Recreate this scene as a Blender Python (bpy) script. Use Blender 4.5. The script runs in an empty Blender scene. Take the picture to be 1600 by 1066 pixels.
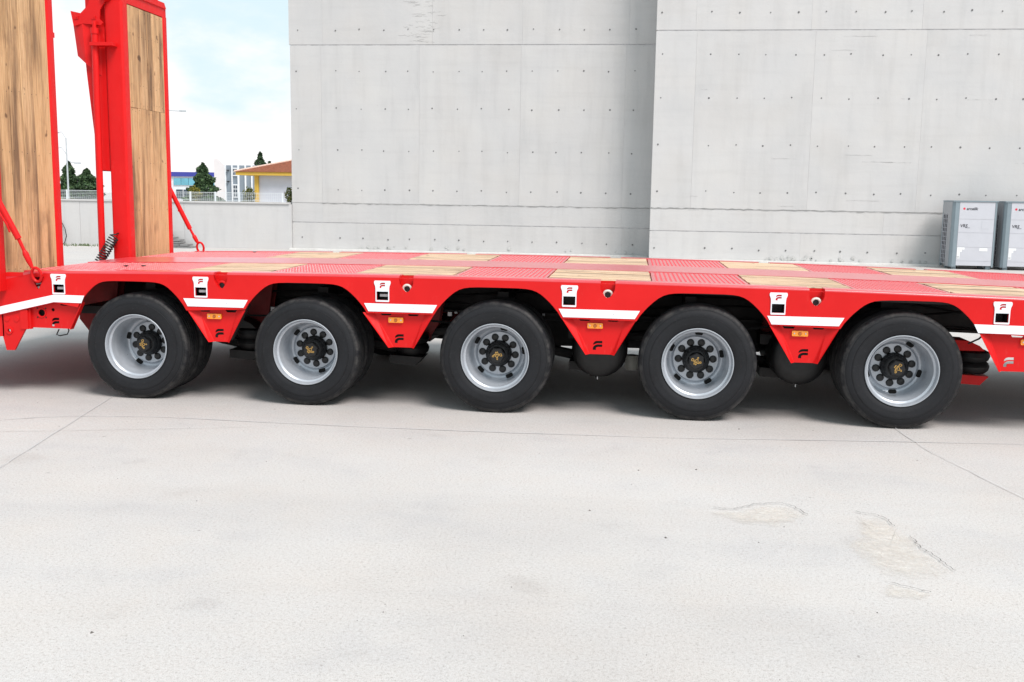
import bpy, math, random
from mathutils import Vector, Matrix
from mathutils.geometry import tessellate_polygon
random.seed(7)
scene = bpy.context.scene
COL = scene.collection

# ---------------------------------------------------------------- camera, sky, sun, exposure
cam_data = bpy.data.cameras.new('camera'); cam = bpy.data.objects.new('camera', cam_data); COL.objects.link(cam)
right = Vector((0.99289075, 0.11804604, 0.01526719)); down = Vector((0.03156897, -0.1374889, -0.9900001)); fwd = Vector((-0.11476652, 0.98344392, -0.14023805))
cam.matrix_world = Matrix(((right.x, -down.x, -fwd.x, 3.71124), (right.y, -down.y, -fwd.y, -7.11435), (right.z, -down.z, -fwd.z, 1.5525), (0, 0, 0, 1)))
cam_data.sensor_width = 36; cam_data.lens = 35.82; cam_data.clip_start = 0.05; cam_data.clip_end = 2000
scene.camera = cam
SUN_EL, SUN_AZ = math.radians(52), math.radians(136)      # azimuth clockwise from +Y
sd = bpy.data.lights.new('sun', 'SUN'); sd.energy = 2.7; sd.angle = math.radians(25); sd.color = (1, .93, .895)
sun = bpy.data.objects.new('sun', sd); COL.objects.link(sun)
sdir = Vector((math.sin(SUN_AZ) * math.cos(SUN_EL), math.cos(SUN_AZ) * math.cos(SUN_EL), math.sin(SUN_EL)))
sun.rotation_euler = sdir.to_track_quat('Z', 'Y').to_euler(); sun.location = (0, -10, 20)
world = bpy.data.worlds.new('World'); scene.world = world; world.use_nodes = True
wn, wl = world.node_tree.nodes, world.node_tree.links
bg = wn['Background']; bg.inputs['Strength'].default_value = 0.1
sky = wn.new('ShaderNodeTexSky'); sky.sky_type = 'NISHITA'; sky.sun_disc = False
sky.sun_elevation = SUN_EL; sky.sun_rotation = SUN_AZ; sky.air_density = 1.0; sky.dust_density = 1.5
tc = wn.new('ShaderNodeTexCoord'); mp = wn.new('ShaderNodeMapping'); mp.inputs['Scale'].default_value = (1, 1, 2.2); mp.inputs['Location'].default_value = (.35, .2, .12)
wl.new(tc.outputs['Generated'], mp.inputs['Vector'])
nz = wn.new('ShaderNodeTexNoise'); nz.inputs['Scale'].default_value = 2.2; nz.inputs['Detail'].default_value = 9; nz.inputs['Roughness'].default_value = .55
wl.new(mp.outputs['Vector'], nz.inputs['Vector'])
sep = wn.new('ShaderNodeSeparateXYZ'); wl.new(tc.outputs['Generated'], sep.inputs[0])
low = wn.new('ShaderNodeMapRange'); low.inputs['From Min'].default_value = .04; low.inputs['From Max'].default_value = .24; low.inputs['To Min'].default_value = .24; low.inputs['To Max'].default_value = -.055
wl.new(sep.outputs['Z'], low.inputs['Value'])
addn = wn.new('ShaderNodeMath'); addn.operation = 'ADD'; wl.new(nz.outputs['Fac'], addn.inputs[0]); wl.new(low.outputs[0], addn.inputs[1])
rmp = wn.new('ShaderNodeMapRange'); rmp.interpolation_type = 'SMOOTHSTEP'; rmp.inputs['From Min'].default_value = .50; rmp.inputs['From Max'].default_value = .62
wl.new(addn.outputs[0], rmp.inputs['Value'])
veil = wn.new('ShaderNodeMix'); veil.data_type = 'RGBA'; veil.inputs[0].default_value = .9; veil.inputs[7].default_value = (5.3, 6.4, 6.75, 1)
wl.new(sky.outputs[0], veil.inputs[6])
cl = wn.new('ShaderNodeMix'); cl.data_type = 'RGBA'; cl.inputs[7].default_value = (7.5, 7.25, 7.35, 1)
wl.new(rmp.outputs[0], cl.inputs[0]); wl.new(veil.outputs[2], cl.inputs[6]); wl.new(cl.outputs[2], bg.inputs['Color'])
scene.view_settings.view_transform = 'Standard'; scene.view_settings.look = 'None'; scene.view_settings.gamma = 1
scene.view_settings.exposure = 0.6; scene.view_settings.use_curve_mapping = False
scene.render.engine = 'CYCLES'

# ---------------------------------------------------------------- materials
def mat_new(name):
    m = bpy.data.materials.new(name); m.use_nodes = True
    return m, m.node_tree.nodes, m.node_tree.links, m.node_tree.nodes['Principled BSDF']
def tex_noise(n, l, scale, detail=4, rough=.5, vec=None, stretch=None, coord='Object', rand=False):
    t = n.new('ShaderNodeTexCoord'); src = t.outputs[coord]
    if rand:
        oi = n.new('ShaderNodeObjectInfo'); cx = n.new('ShaderNodeCombineXYZ'); mu = n.new('ShaderNodeMath'); mu.operation = 'MULTIPLY'; mu.inputs[1].default_value = 57.0
        l.new(oi.outputs['Random'], mu.inputs[0]); l.new(mu.outputs[0], cx.inputs[0]); l.new(mu.outputs[0], cx.inputs[1]); l.new(mu.outputs[0], cx.inputs[2])
        va = n.new('ShaderNodeVectorMath'); va.operation = 'ADD'; l.new(src, va.inputs[0]); l.new(cx.outputs[0], va.inputs[1]); src = va.outputs[0]
    if stretch:
        m = n.new('ShaderNodeMapping'); m.inputs['Scale'].default_value = stretch; l.new(src, m.inputs['Vector']); src = m.outputs[0]
    x = n.new('ShaderNodeTexNoise'); x.inputs['Scale'].default_value = scale; x.inputs['Detail'].default_value = detail; x.inputs['Roughness'].default_value = rough
    l.new(src, x.inputs['Vector']); return x.outputs['Fac']
def ramp(n, l, fac, stops):
    r = n.new('ShaderNodeValToRGB'); e = r.color_ramp.elements
    while len(e) < len(stops): e.new(.5)
    for i, (p, c) in enumerate(stops): e[i].position = p; e[i].color = (*c, 1) if len(c) == 3 else c
    l.new(fac, r.inputs[0]); return r.outputs[0]
def mul(n, l, a, b, f=1.0):
    m = n.new('ShaderNodeMix'); m.data_type = 'RGBA'; m.blend_type = 'MULTIPLY'; m.inputs[0].default_value = f
    l.new(a, m.inputs[6]); l.new(b, m.inputs[7]); return m.outputs[2]
def bump(n, l, fac, b, strength, dist, prev=None):
    x = n.new('ShaderNodeBump'); x.inputs['Strength'].default_value = strength; x.inputs['Distance'].default_value = dist
    l.new(fac, x.inputs['Height'])
    if prev is not None: l.new(prev, x.inputs['Normal'])
    l.new(x.outputs[0], b.inputs['Normal']); return x.outputs[0]
def g3(v): return (v, v, v)
def simple(name, col, rough=.5, metal=0, vary=.12, scale=6, coat=0, bmp=0, bscale=60):
    m, n, l, b = mat_new(name)
    f = tex_noise(n, l, scale, 5, .6, rand=True)
    lo = tuple(c * (1 - vary) for c in col); hi = tuple(min(1, c * (1 + vary)) for c in col)
    l.new(ramp(n, l, f, [(.3, lo), (.7, hi)]), b.inputs['Base Color'])
    rr = ramp(n, l, tex_noise(n, l, scale * 2.5, 4, .6), [(.3, g3(max(0, rough - .07))), (.7, g3(min(1, rough + .09)))])
    l.new(rr, b.inputs['Roughness']); b.inputs['Metallic'].default_value = metal; b.inputs['Coat Weight'].default_value = coat; b.inputs['Coat Roughness'].default_value = .12
    if bmp: bump(n, l, tex_noise(n, l, bscale, 5, .6), b, bmp, .01)
    return m
def red_paint(name, rough=.33, scuff=.5, coat=0, spec=.25, cols=((.57, .0065, .007), (.65, .0095, .010))):
    m, n, l, b = mat_new(name)
    f = tex_noise(n, l, 2.3, 6, .6); f2 = tex_noise(n, l, 34, 5, .65, stretch=(1, 1, .35))
    base = ramp(n, l, f, [(.3, cols[0]), (.7, cols[1])])
    dust = n.new('ShaderNodeMix'); dust.data_type = 'RGBA'; dust.inputs[7].default_value = (.62, .16, .13, 1)
    l.new(ramp(n, l, f2, [(.6, g3(0)), (.85, g3(scuff * .35))]), dust.inputs[0]); l.new(base, dust.inputs[6])
    l.new(dust.outputs[2], b.inputs['Base Color'])
    l.new(ramp(n, l, f2, [(.3, g3(rough - .05)), (.75, g3(rough + .2))]), b.inputs['Roughness'])
    b.inputs['Coat Weight'].default_value = coat; b.inputs['Coat Roughness'].default_value = .3; b.inputs['Specular IOR Level'].default_value = spec
    bump(n, l, tex_noise(n, l, 140, 3, .5), b, .12, .002)
    return m
def wood(name, axis, pale):
    m, n, l, b = mat_new(name)
    st = [26, 26, 26]; st[axis] = 1.3
    st2 = [5, 5, 5]; st2[axis] = .45
    g = tex_noise(n, l, 5, 9, .68, stretch=tuple(st), rand=True)
    s = tex_noise(n, l, 1.6, 6, .6, stretch=tuple(st2), rand=True)
    if pale: cols = [(.3, (.38, .25, .155)), (.5, (.66, .48, .33)), (.7, (.80, .64, .48))]
    else: cols = [(.25, (.42, .25, .12)), (.5, (.61, .40, .21)), (.75, (.73, .53, .32))]
    c = ramp(n, l, g, cols)
    d = ramp(n, l, s, [(.33, (.26, .22, .20)), (.42, (.60, .56, .52)), (.50, (.95, .93, .90)), (.6, (1, 1, 1))])
    c = mul(n, l, c, d, .9)
    blot = tex_noise(n, l, 2.2, 5, .6, rand=True)
    c = mul(n, l, c, ramp(n, l, blot, [(.34, (.66, .62, .60)), (.46, (1, .97, .93)), (.7, (1, 1, 1))]), .8)
    oi = n.new('ShaderNodeObjectInfo'); tint = ramp(n, l, oi.outputs['Random'], [(0, (.90, .88, .86)), (.5, (1, .98, .95)), (1, (.96, .97, 1))])
    c = mul(n, l, c, tint, 1)
    st3 = [75, 75, 75]; st3[axis] = 1.1
    ck = tex_noise(n, l, 1.0, 6, .75, stretch=tuple(st3), rand=True)
    c = mul(n, l, c, ramp(n, l, ck, [(.33, (.40, .33, .28)), (.43, (.92, .90, .88)), (.5, (1, 1, 1))]), .85)
    k = tex_noise(n, l, 9, 2, .4, rand=True)
    c = mul(n, l, c, ramp(n, l, k, [(.24, (.22, .16, .12)), (.29, (1, 1, 1))]), .8)
    l.new(c, b.inputs['Base Color']); b.inputs['Roughness'].default_value = .62
    bump(n, l, g, b, .5, .004)
    return m
RED = red_paint('red_paint', .40, .55); RED_DARK = simple('shaded_red_chassis', (.20, .006, .006), .6, 0, .3, 6); RED_DECK = red_paint('red_deck_paint', .30, 1.0, 1.0, .5, ((.56, .022, .032), (.64, .042, .055)))  # the chassis red has wheel arch shade put into its colour
WOOD_X = wood('deck_timber', 0, True); WOOD_Z = wood('ramp_timber', 2, False)
WHITE = simple('white_reflective', (.80, .82, .86), .35, 0, .04, 20)
PLATE = simple('white_plate_paint', (.72, .76, .80), .35, 0, .05, 20)
BLACK = simple('black_paint', (.0065, .0065, .007), .5, 0, .3, 8)
HOLE = simple('hole_dark', (.004, .004, .004), .95)
DARKM = simple('dark_metal_and_shade', (.012, .011, .011), .6, 0, .4, 8)  # dark metal; also paints shade onto red chassis parts
GOLD = simple('gold_print', (.75, .45, .12), .4, .3, .1, 20)
ORANGE = simple('amber_lens', (.95, .30, .012), .22, 0, .1, 60, .6, .6, 180)
STEEL = simple('galvanised_steel', (.55, .56, .57), .4, .6, .15, 20)
GREYP = simple('grey_tongue', (.45, .47, .48), .45, .2, .15, 20)
RUBBERSEAL = simple('rubber_seal', (.02, .02, .02), .7)
def tyre_mat():
    m, n, l, b = mat_new('tyre_rubber')
    f = tex_noise(n, l, 6, 6, .65, rand=True); f2 = tex_noise(n, l, 55, 4, .7)
    c = ramp(n, l, f, [(.3, (.006, .0065, .008)), (.7, (.012, .013, .016))])
    d = n.new('ShaderNodeMix'); d.data_type = 'RGBA'; d.inputs[7].default_value = (.11, .11, .11, 1)
    l.new(ramp(n, l, f2, [(.58, g3(0)), (.9, g3(.25))]), d.inputs[0]); l.new(c, d.inputs[6]); l.new(d.outputs[2], b.inputs['Base Color'])
    l.new(ramp(n, l, f, [(.3, g3(.5)), (.7, g3(.68))]), b.inputs['Roughness']); b.inputs['Specular IOR Level'].default_value = .3
    t = n.new('ShaderNodeTexCoord'); sx = n.new('ShaderNodeSeparateXYZ'); l.new(t.outputs['Object'], sx.inputs[0]); cb = n.new('ShaderNodeCombineXYZ'); l.new(sx.outputs['X'], cb.inputs['X']); l.new(sx.outputs['Z'], cb.inputs['Z'])
    ln = n.new('ShaderNodeVectorMath'); ln.operation = 'LENGTH'; l.new(cb.outputs[0], ln.inputs[0]); rn = n.new('ShaderNodeTexNoise'); rn.noise_dimensions = '1D'; rn.inputs['Scale'].default_value = 70; rn.inputs['Detail'].default_value = 4; l.new(ln.outputs['Value'], rn.inputs['W'])
    cc = mul(n, l, d.outputs[2], ramp(n, l, rn.outputs['Fac'], [(.3, (.62, .62, .62)), (.5, (1, 1, 1)), (.7, (1.0, 1.0, 1.0))]), 1)
    dm = n.new('ShaderNodeMix'); dm.data_type = 'RGBA'; dm.inputs[7].default_value = (.10, .095, .09, 1); mm = n.new('ShaderNodeMath'); mm.operation = 'MULTIPLY'
    l.new(ramp(n, l, ln.outputs['Value'], [(.365, g3(0)), (.386, g3(.45)), (.395, g3(.25))]), mm.inputs[0]); l.new(ramp(n, l, tex_noise(n, l, 16, 5, .7, rand=True), [(.42, g3(0)), (.62, g3(1))]), mm.inputs[1])
    l.new(mm.outputs[0], dm.inputs[0]); l.new(cc, dm.inputs[6]); l.new(dm.outputs[2], b.inputs['Base Color'])
    bump(n, l, f2, b, .25, .003)
    return m
TYRE = tyre_mat()
RIMM = simple('silver_rim_paint', (.42, .45, .49), .34, .35, .07, 14, .2)
def concrete_wall(tone=1.0):
    m, n, l, b = mat_new('cast_concrete')
    a = tex_noise(n, l, .55, 7, .6, coord='Object', rand=True)
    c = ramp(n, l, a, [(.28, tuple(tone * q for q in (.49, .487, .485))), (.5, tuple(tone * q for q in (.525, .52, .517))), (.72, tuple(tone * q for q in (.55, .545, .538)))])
    s = tex_noise(n, l, 1.1, 7, .62, stretch=(3.2, 1, .35), rand=True)
    c = mul(n, l, c, ramp(n, l, s, [(.3, (.92, .92, .92)), (.5, (.985, .985, .985)), (.75, (1, 1, 1))]), 1)
    h = tex_noise(n, l, 1.6, 6, .6, stretch=(.3, 1, 4.5), rand=True)
    c = mul(n, l, c, ramp(n, l, h, [(.28, (.95, .95, .95)), (.5, (1, 1, 1))]), .8)
    p = tex_noise(n, l, 24, 3, .55)
    c = mul(n, l, c, ramp(n, l, p, [(.22, (.6, .6, .6)), (.29, (1, 1, 1))]), .7)
    blotch = tex_noise(n, l, .8, 4, .5, rand=True)
    c = mul(n, l, c, ramp(n, l, blotch, [(.36, (.975, .98, .985)), (.5, (1, 1, .998)), (.66, (1, .992, .98))]), 1)
    l.new(c, b.inputs['Base Color']); b.inputs['Roughness'].default_value = .85
    nb = bump(n, l, tex_noise(n, l, 9, 8, .65), b, .25, .01)
    bump(n, l, tex_noise(n, l, .9, 4, .5), b, .2, .05, nb)
    return m
CONC = concrete_wall(); CONC_DARKER = concrete_wall(.955)  # second tone slightly darker, for the left wall panels
def ground_mat(name, patch=False):
    m, n, l, b = mat_new(name)
    a = tex_noise(n, l, .45, 7, .6, coord='Generated' if False else 'Object')
    if patch: c = ramp(n, l, tex_noise(n, l, 9, 6, .7), [(.3, (.66, .61, .56)), (.5, (.76, .72, .675)), (.7, (.80, .77, .73))])
    else: c = ramp(n, l, a, [(.28, (.483, .461, .447)), (.5, (.528, .509, .495)), (.72, (.558, .541, .528))])
    w = tex_noise(n, l, 1.7, 6, .62)
    c = mul(n, l, c, ramp(n, l, w, [(.3, (.925, .93, .945)), (.45, (.985, .985, .985)), (.7, (1, .98, .96))]), 1)
    sp = tex_noise(n, l, 75, 4, .75)
    c = mul(n, l, c, ramp(n, l, sp, [(.30, (.50, .47, .45)), (.43, (.90, .885, .875)), (.6, (1, 1, 1))] if not patch else [(.33, (.66, .60, .54)), (.48, (.97, .955, .93)), (.6, (1, 1, 1))]), .85)
    sp2 = tex_noise(n, l, 230, 3, .7)
    c = mul(n, l, c, ramp(n, l, sp2, [(.3, (.50, .46, .45)), (.5, (1, 1, 1))]), .85)
    arc = n.new('ShaderNodeTexWave'); arc.wave_type = 'RINGS'; arc.rings_direction = 'Z'; arc.inputs['Scale'].default_value = .11; arc.inputs['Distortion'].default_value = 2.5; arc.inputs['Detail'].default_value = 5; arc.inputs['Detail Scale'].default_value = .5
    tcc = n.new('ShaderNodeTexCoord'); mpp = n.new('ShaderNodeMapping'); mpp.inputs['Location'].default_value = (4.5, 7, 0); l.new(tcc.outputs['Object'], mpp.inputs['Vector']); l.new(mpp.outputs[0], arc.inputs['Vector'])
    c = mul(n, l, c, ramp(n, l, arc.outputs['Fac'], [(.0, (.955, .955, .96)), (.10, (1, 1, 1)), (1, (1, 1, 1))]), .8)
    stn = tex_noise(n, l, 2.6, 3, .5)
    c = mul(n, l, c, ramp(n, l, stn, [(.26, (.86, .85, .85)), (.34, (.97, .97, .97)), (.44, (1, 1, 1))]), .6)
    pit = tex_noise(n, l, 14, 2, .4)
    c = mul(n, l, c, ramp(n, l, pit, [(.20, (.45, .43, .42)), (.235, (1, 1, 1))]), .75)
    tr = tex_noise(n, l, .8, 5, .6, stretch=(.25, 2.2, 1))
    c = mul(n, l, c, ramp(n, l, tr, [(.33, (.95, .95, .955)), (.5, (1, 1, 1))]), .9)
    l.new(c, b.inputs['Base Color']); b.inputs['Roughness'].default_value = .8
    nb = bump(n, l, sp, b, .15 if patch else .4, .004)
    if not patch: bump(n, l, tex_noise(n, l, 18, 5, .6), b, .25, .008, nb)
    if patch:
        at = n.new('ShaderNodeAttribute'); at.attribute_name = 'inner'
        ad = n.new('ShaderNodeMath'); ad.operation = 'MULTIPLY_ADD'; ad.inputs[1].default_value = .9; l.new(tex_noise(n, l, 16, 6, .7), ad.inputs[0]); l.new(at.outputs['Fac'], ad.inputs[2])
        l.new(ramp(n, l, ad.outputs[0], [(.50, g3(0)), (.98, g3(.6))]), b.inputs['Alpha'])
    return m
GROUND = ground_mat('yard_concrete'); SPALL = ground_mat('spalled_concrete', True)
CRACK = simple('crack_shadow', (.09, .085, .08), .95, 0, .3, 20); JOINT = simple('joint_filler', (.46, .455, .46), .9, 0, .25, 5)
SCUFF = simple('tyre_scuff', (.36, .355, .35), .9, 0, .1, 5)
LEAF = simple('conifer_leaf', (.028, .062, .022), .75, 0, .35, 2); LEAF2 = simple('shrub_leaf', (.12, .15, .03), .7, 0, .3, 3); LEAF3 = simple('yellow_leaf', (.30, .25, .025), .7, 0, .25, 3)
BARK = simple('bark', (.08, .05, .035), .9); GRASS = simple('grass_blade', (.07, .11, .03), .8, 0, .3, 3)
STONE = simple('grey_stone', (.22, .22, .22), .9, 0, .2, 4, bmp=.4); PALEST = simple('pale_pebble', (.5, .5, .48), .9)
ACG = simple('unit_light_grey', (.50, .51, .55), .45, 0, .03, 5); ACD = simple('unit_blue_grey', (.20, .25, .28), .45, 0, .05, 5); ACS = simple('unit_side_grey', (.33, .34, .36), .5, 0, .05, 5)
LOGORED = simple('logo_red', (.7, .02, .05), .5); TXT = simple('print_dark', (.04, .04, .05), .5); STICK = simple('white_sticker', (.78, .80, .80), .5, 0, .02)
BLUEB = simple('blue_facade', (.04, .05, .30), .5, 0, .08, 1); WHITEB = simple('white_facade', (.72, .74, .76), .6, 0, .05, 1); GREYB = simple('grey_facade', (.20, .24, .28), .6, 0, .08, 1)
GLASSB = simple('blue_glass', (.12, .38, .48), .12, 0, .15, .6, .5); DGLASS = simple('dark_glass', (.03, .05, .07), .12, 0, .2, 1, .5)
YEL = simple('yellow_plaster', (.62, .40, .06), .7, 0, .08, 1); LILAC = simple('pale_plaster', (.52, .54, .60), .7, 0, .05, 1); TILE = simple('clay_tile', (.55, .23, .14), .8, 0, .25, 6)
FENCEM = simple('white_fence', (.62, .66, .68), .45, 0, .05, 5); LAMPM = simple('lamp_grey', (.42, .46, .48), .5)
PINK = simple('pale_side_wall', (.66, .63, .63), .7, 0, .04, 1)

# ---------------------------------------------------------------- helpers
WL = {}
def place(o, parent, loc):
    loc = Vector(loc)
    if parent is not None: o.parent = parent; o.location = loc - WL[parent.name]
    else: o.location = loc
    WL[o.name] = loc
def thing(name, label, cat, loc=(0, 0, 0), group=None):
    o = bpy.data.objects.new(name, None); COL.objects.link(o); o.empty_display_size = .2
    o['label'] = label; o['category'] = cat
    if group: o['group'] = group
    place(o, None, loc); return o
def part_empty(name, parent, loc):
    o = bpy.data.objects.new(name, None); COL.objects.link(o); o.empty_display_size = .1; place(o, parent, loc); return o
def tag(o, label, cat, group=None):
    o['label'] = label; o['category'] = cat
    if group: o['group'] = group
    return o
class MB:
    def __init__(s): s.v = []; s.f = []
    def add(s, vs, fs):
        k = len(s.v); s.v += [Vector(p) for p in vs]; s.f += [tuple(i + k for i in f) for f in fs]; return s
    def box(s, a, b, ch=0):
        (x0, y0, z0), (x1, y1, z1) = a, b
        if ch:   # chamfered box, bevelled on all vertical/horizontal edges along x
            c = ch; pr = [(y0 + c, z0), (y1 - c, z0), (y1, z0 + c), (y1, z1 - c), (y1 - c, z1), (y0 + c, z1), (y0, z1 - c), (y0, z0 + c)]
            return s.prism_x(pr, [x0, x1])
        return s.add([(x0, y0, z0), (x1, y0, z0), (x1, y1, z0), (x0, y1, z0), (x0, y0, z1), (x1, y0, z1), (x1, y1, z1), (x0, y1, z1)],
                     [(0, 3, 2, 1), (4, 5, 6, 7), (0, 1, 5, 4), (1, 2, 6, 5), (2, 3, 7, 6), (3, 0, 4, 7)])
    def prism_x(s, prof, xs, cam=None):   # prof (y,z) counter-clockwise seen from +x
        n = len(prof); vs = []
        for x in xs:
            d = cam(x) if cam else 0
            vs += [(x, y, z + d) for y, z in prof]
        fs = [tuple(reversed(range(n))), tuple((len(xs) - 1) * n + i for i in range(n))]
        for k in range(len(xs) - 1):
            for i in range(n): j = (i + 1) % n; fs.append((k * n + i, k * n + j, (k + 1) * n + j, (k + 1) * n + i))
        return s.add(vs, fs)
    def plate(s, outline, y0, y1, holes=()):   # outline (x,z), extruded between y0 (front) and y1
        loops = [[Vector((x, z, 0)) for x, z in outline]] + [[Vector((x, z, 0)) for x, z in h] for h in holes]
        tris = tessellate_polygon(loops); pts = [p for lp in loops for p in lp]; n = len(pts)
        vs = [(p.x, y0, p.y) for p in pts] + [(p.x, y1, p.y) for p in pts]; fs = []
        for t in tris:
            a, b, c = [pts[i] for i in t]
            cr = (b.x - a.x) * (c.y - a.y) - (b.y - a.y) * (c.x - a.x)
            if abs(cr) < 1e-12: continue
            t = t if cr > 0 else (t[0], t[2], t[1])
            fs.append(tuple(t)); fs.append(tuple(n + i for i in reversed(t)))
        k = 0
        for li, lp in enumerate(loops):
            m = len(lp); ar = sum(lp[i].x * lp[(i + 1) % m].y - lp[(i + 1) % m].x * lp[i].y for i in range(m))
            for i in range(m):
                a, b = k + i, k + (i + 1) % m
                q = (a, n + a, n + b, b)
                if (ar > 0) != (li == 0): q = tuple(reversed(q))
                fs.append(tuple(reversed(q)) if False else q)
            k += m
        if y0 > y1: fs = [tuple(reversed(f)) for f in fs]
        return s.add(vs, fs)
    def tube(s, pts, r, seg=10, caps=True):
        pts = [Vector(p) for p in pts]; rs = r if isinstance(r, (list, tuple)) else [r] * len(pts)
        vs = []; fs = []; u = None
        for i, p in enumerate(pts):
            d = (pts[min(i + 1, len(pts) - 1)] - pts[max(i - 1, 0)]).normalized()
            if u is None: u = d.orthogonal().normalized()
            else: u = (u - d * u.dot(d)).normalized()
            w = d.cross(u)
            for k in range(seg): a = 2 * math.pi * k / seg; vs.append(p + (u * math.cos(a) + w * math.sin(a)) * rs[i])
        for i in range(len(pts) - 1):
            for k in range(seg): j = (k + 1) % seg; fs.append((i * seg + k, i * seg + j, (i + 1) * seg + j, (i + 1) * seg + k))
        if caps: fs.append(tuple(reversed(range(seg)))); fs.append(tuple((len(pts) - 1) * seg + k for k in range(seg)))
        return s.add(vs, fs)
    def lathe_y(s, prof, seg=64, c=(0, 0, 0), close=False):   # prof (y, r) about the Y axis
        n = len(prof); vs = []; fs = []
        for k in range(seg):
            a = 2 * math.pi * k / seg
            vs += [(c[0] + r * math.sin(a), c[1] + y, c[2] + r * math.cos(a)) for y, r in prof]
        for k in range(seg):
            j = (k + 1) % seg
            for i in range(n - (0 if close else 1)):
                i2 = (i + 1) % n; fs.append((k * n + i, k * n + i2, j * n + i2, j * n + i))
        return s.add(vs, fs)
    def build(s, name, mat, parent=None, origin=None, smooth=35, kind=None):
        me = bpy.data.meshes.new(name)
        if origin is None:
            c = [min(v[i] for v in s.v) * .5 + max(v[i] for v in s.v) * .5 for i in range(3)]; origin = Vector((c[0], c[1], min(v.z for v in s.v)))
        o0 = Vector(origin)
        me.from_pydata([v - o0 for v in s.v], [], s.f); me.validate()
        import bmesh
        bm = bmesh.new(); bm.from_mesh(me); bmesh.ops.recalc_face_normals(bm, faces=bm.faces); bm.to_mesh(me); bm.free()
        if smooth:
            me.polygons.foreach_set('use_smooth', [True] * len(me.polygons)); me.set_sharp_from_angle(angle=math.radians(smooth))
        me.materials.append(mat)
        o = bpy.data.objects.new(name, me); COL.objects.link(o); place(o, parent, o0)
        if kind: o['kind'] = kind
        return o
def inst(o, name, parent, loc, rz=0):   # copy sharing mesh data
    c = o.copy(); COL.objects.link(c); c.parent = None; c.rotation_euler = (0, 0, rz); place(c, parent, loc)
    return c
def text_mesh(body, size, mat, name, parent, loc, ext=.001, shear=0, bold=0):
    cu = bpy.data.curves.new('t', 'FONT'); cu.body = body; cu.size = size; cu.extrude = ext; cu.shear = shear; cu.offset = bold
    to = bpy.data.objects.new('t', cu); COL.objects.link(to)
    dg = bpy.context.evaluated_depsgraph_get(); me = bpy.data.meshes.new_from_object(to.evaluated_get(dg))
    bpy.data.objects.remove(to)
    for v in me.vertices: v.co = Vector((v.co.x, -v.co.z, v.co.y))
    me.materials.clear(); me.materials.append(mat); me.name = name
    o = bpy.data.objects.new(name, me); COL.objects.link(o); place(o, parent, loc); return o
def C(x): return -.0021 * (x - 2.8) - .0033 * (x - 2.8) ** 2 if x <= 6.4 else C(6.4) - .028 * (x - 6.4)
def Clow(x): return .55 * C(x)

# ---------------------------------------------------------------- ground
g = MB(); g.add([(-400, -120, 0), (400, -120, 0), (400, 700, 0), (-400, 700, 0)], [(0, 1, 2, 3)])
gr = g.build('ground', GROUND, smooth=0); gr['kind'] = 'structure'
def ribbon(name, pts, w, mat, z=.004, jag=0, sub=6, kind='structure'):
    P = []
    for i in range(len(pts) - 1):
        for k in range(sub):
            t = k / sub; P.append((pts[i][0] * (1 - t) + pts[i + 1][0] * t + random.uniform(-jag, jag), pts[i][1] * (1 - t) + pts[i + 1][1] * t + random.uniform(-jag, jag)))
    P.append(pts[-1]); m = MB(); vs = []; fs = []
    for i, p in enumerate(P):
        a = P[max(i - 1, 0)]; b = P[min(i + 1, len(P) - 1)]; d = Vector((b[0] - a[0], b[1] - a[1])).normalized(); ww = w * random.uniform(.45, 1.0) * (.3 if i in (0, len(P) - 1) else 1)
        vs += [(p[0] - d.y * ww / 2, p[1] + d.x * ww / 2, z), (p[0] + d.y * ww / 2, p[1] - d.x * ww / 2, z)]
    for i in range(len(P) - 1): fs.append((2 * i, 2 * i + 1, 2 * i + 3, 2 * i + 2))
    m.add(vs, fs); o = m.build(name, mat, smooth=0); o['kind'] = kind; return o
ribbon('pavement_joint', [(-3.2, -.9), (-.506, -.812), (-.3, -.681), (-.05, -.602), (.49, -.52), (1.306, -.551), (1.87, -.564), (2.955, -.554), (4.006, -.507), (5.298, -.361), (6.289, -.268), (9, -.1)], .009, JOINT, jag=.004)
ribbon('pavement_joint', [(.34, -2.5), (.227, -1.931), (.116, -1.376), (-.03, -.64), (-.187, .141), (-.5, 2.0)], .006, JOINT, .008, jag=.003)
ribbon('pavement_joint', [(5.5, .5), (5.551, .105), (5.605, -.563), (5.686, -.939), (5.822, -1.573), (6.0, -2.4)], .007, JOINT, .008, jag=.004)
ribbon('pavement_joint', [(-1.2, -1.35), (-.304, -1.121), (.464, -.923), (1.25, -.7)], .006, JOINT, .012, jag=.006)
for L in ([(4.154, -2.025), (4.255, -2.04), (4.378, -1.932), (4.498, -1.878), (4.571, -1.932), (4.618, -2.074)], [(4.865, -1.97), (4.95, -2.008), (4.999, -2.062), (5.005, -2.19)], [(5.043, -2.307), (5.049, -2.501), (5.083, -2.579), (5.116, -2.771)], [(4.80, -2.95), (4.89, -3.0), (4.94, -3.04)]):
    ribbon('pavement_crack', L, .0045, CRACK, .009, jag=.008, sub=8)
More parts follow.
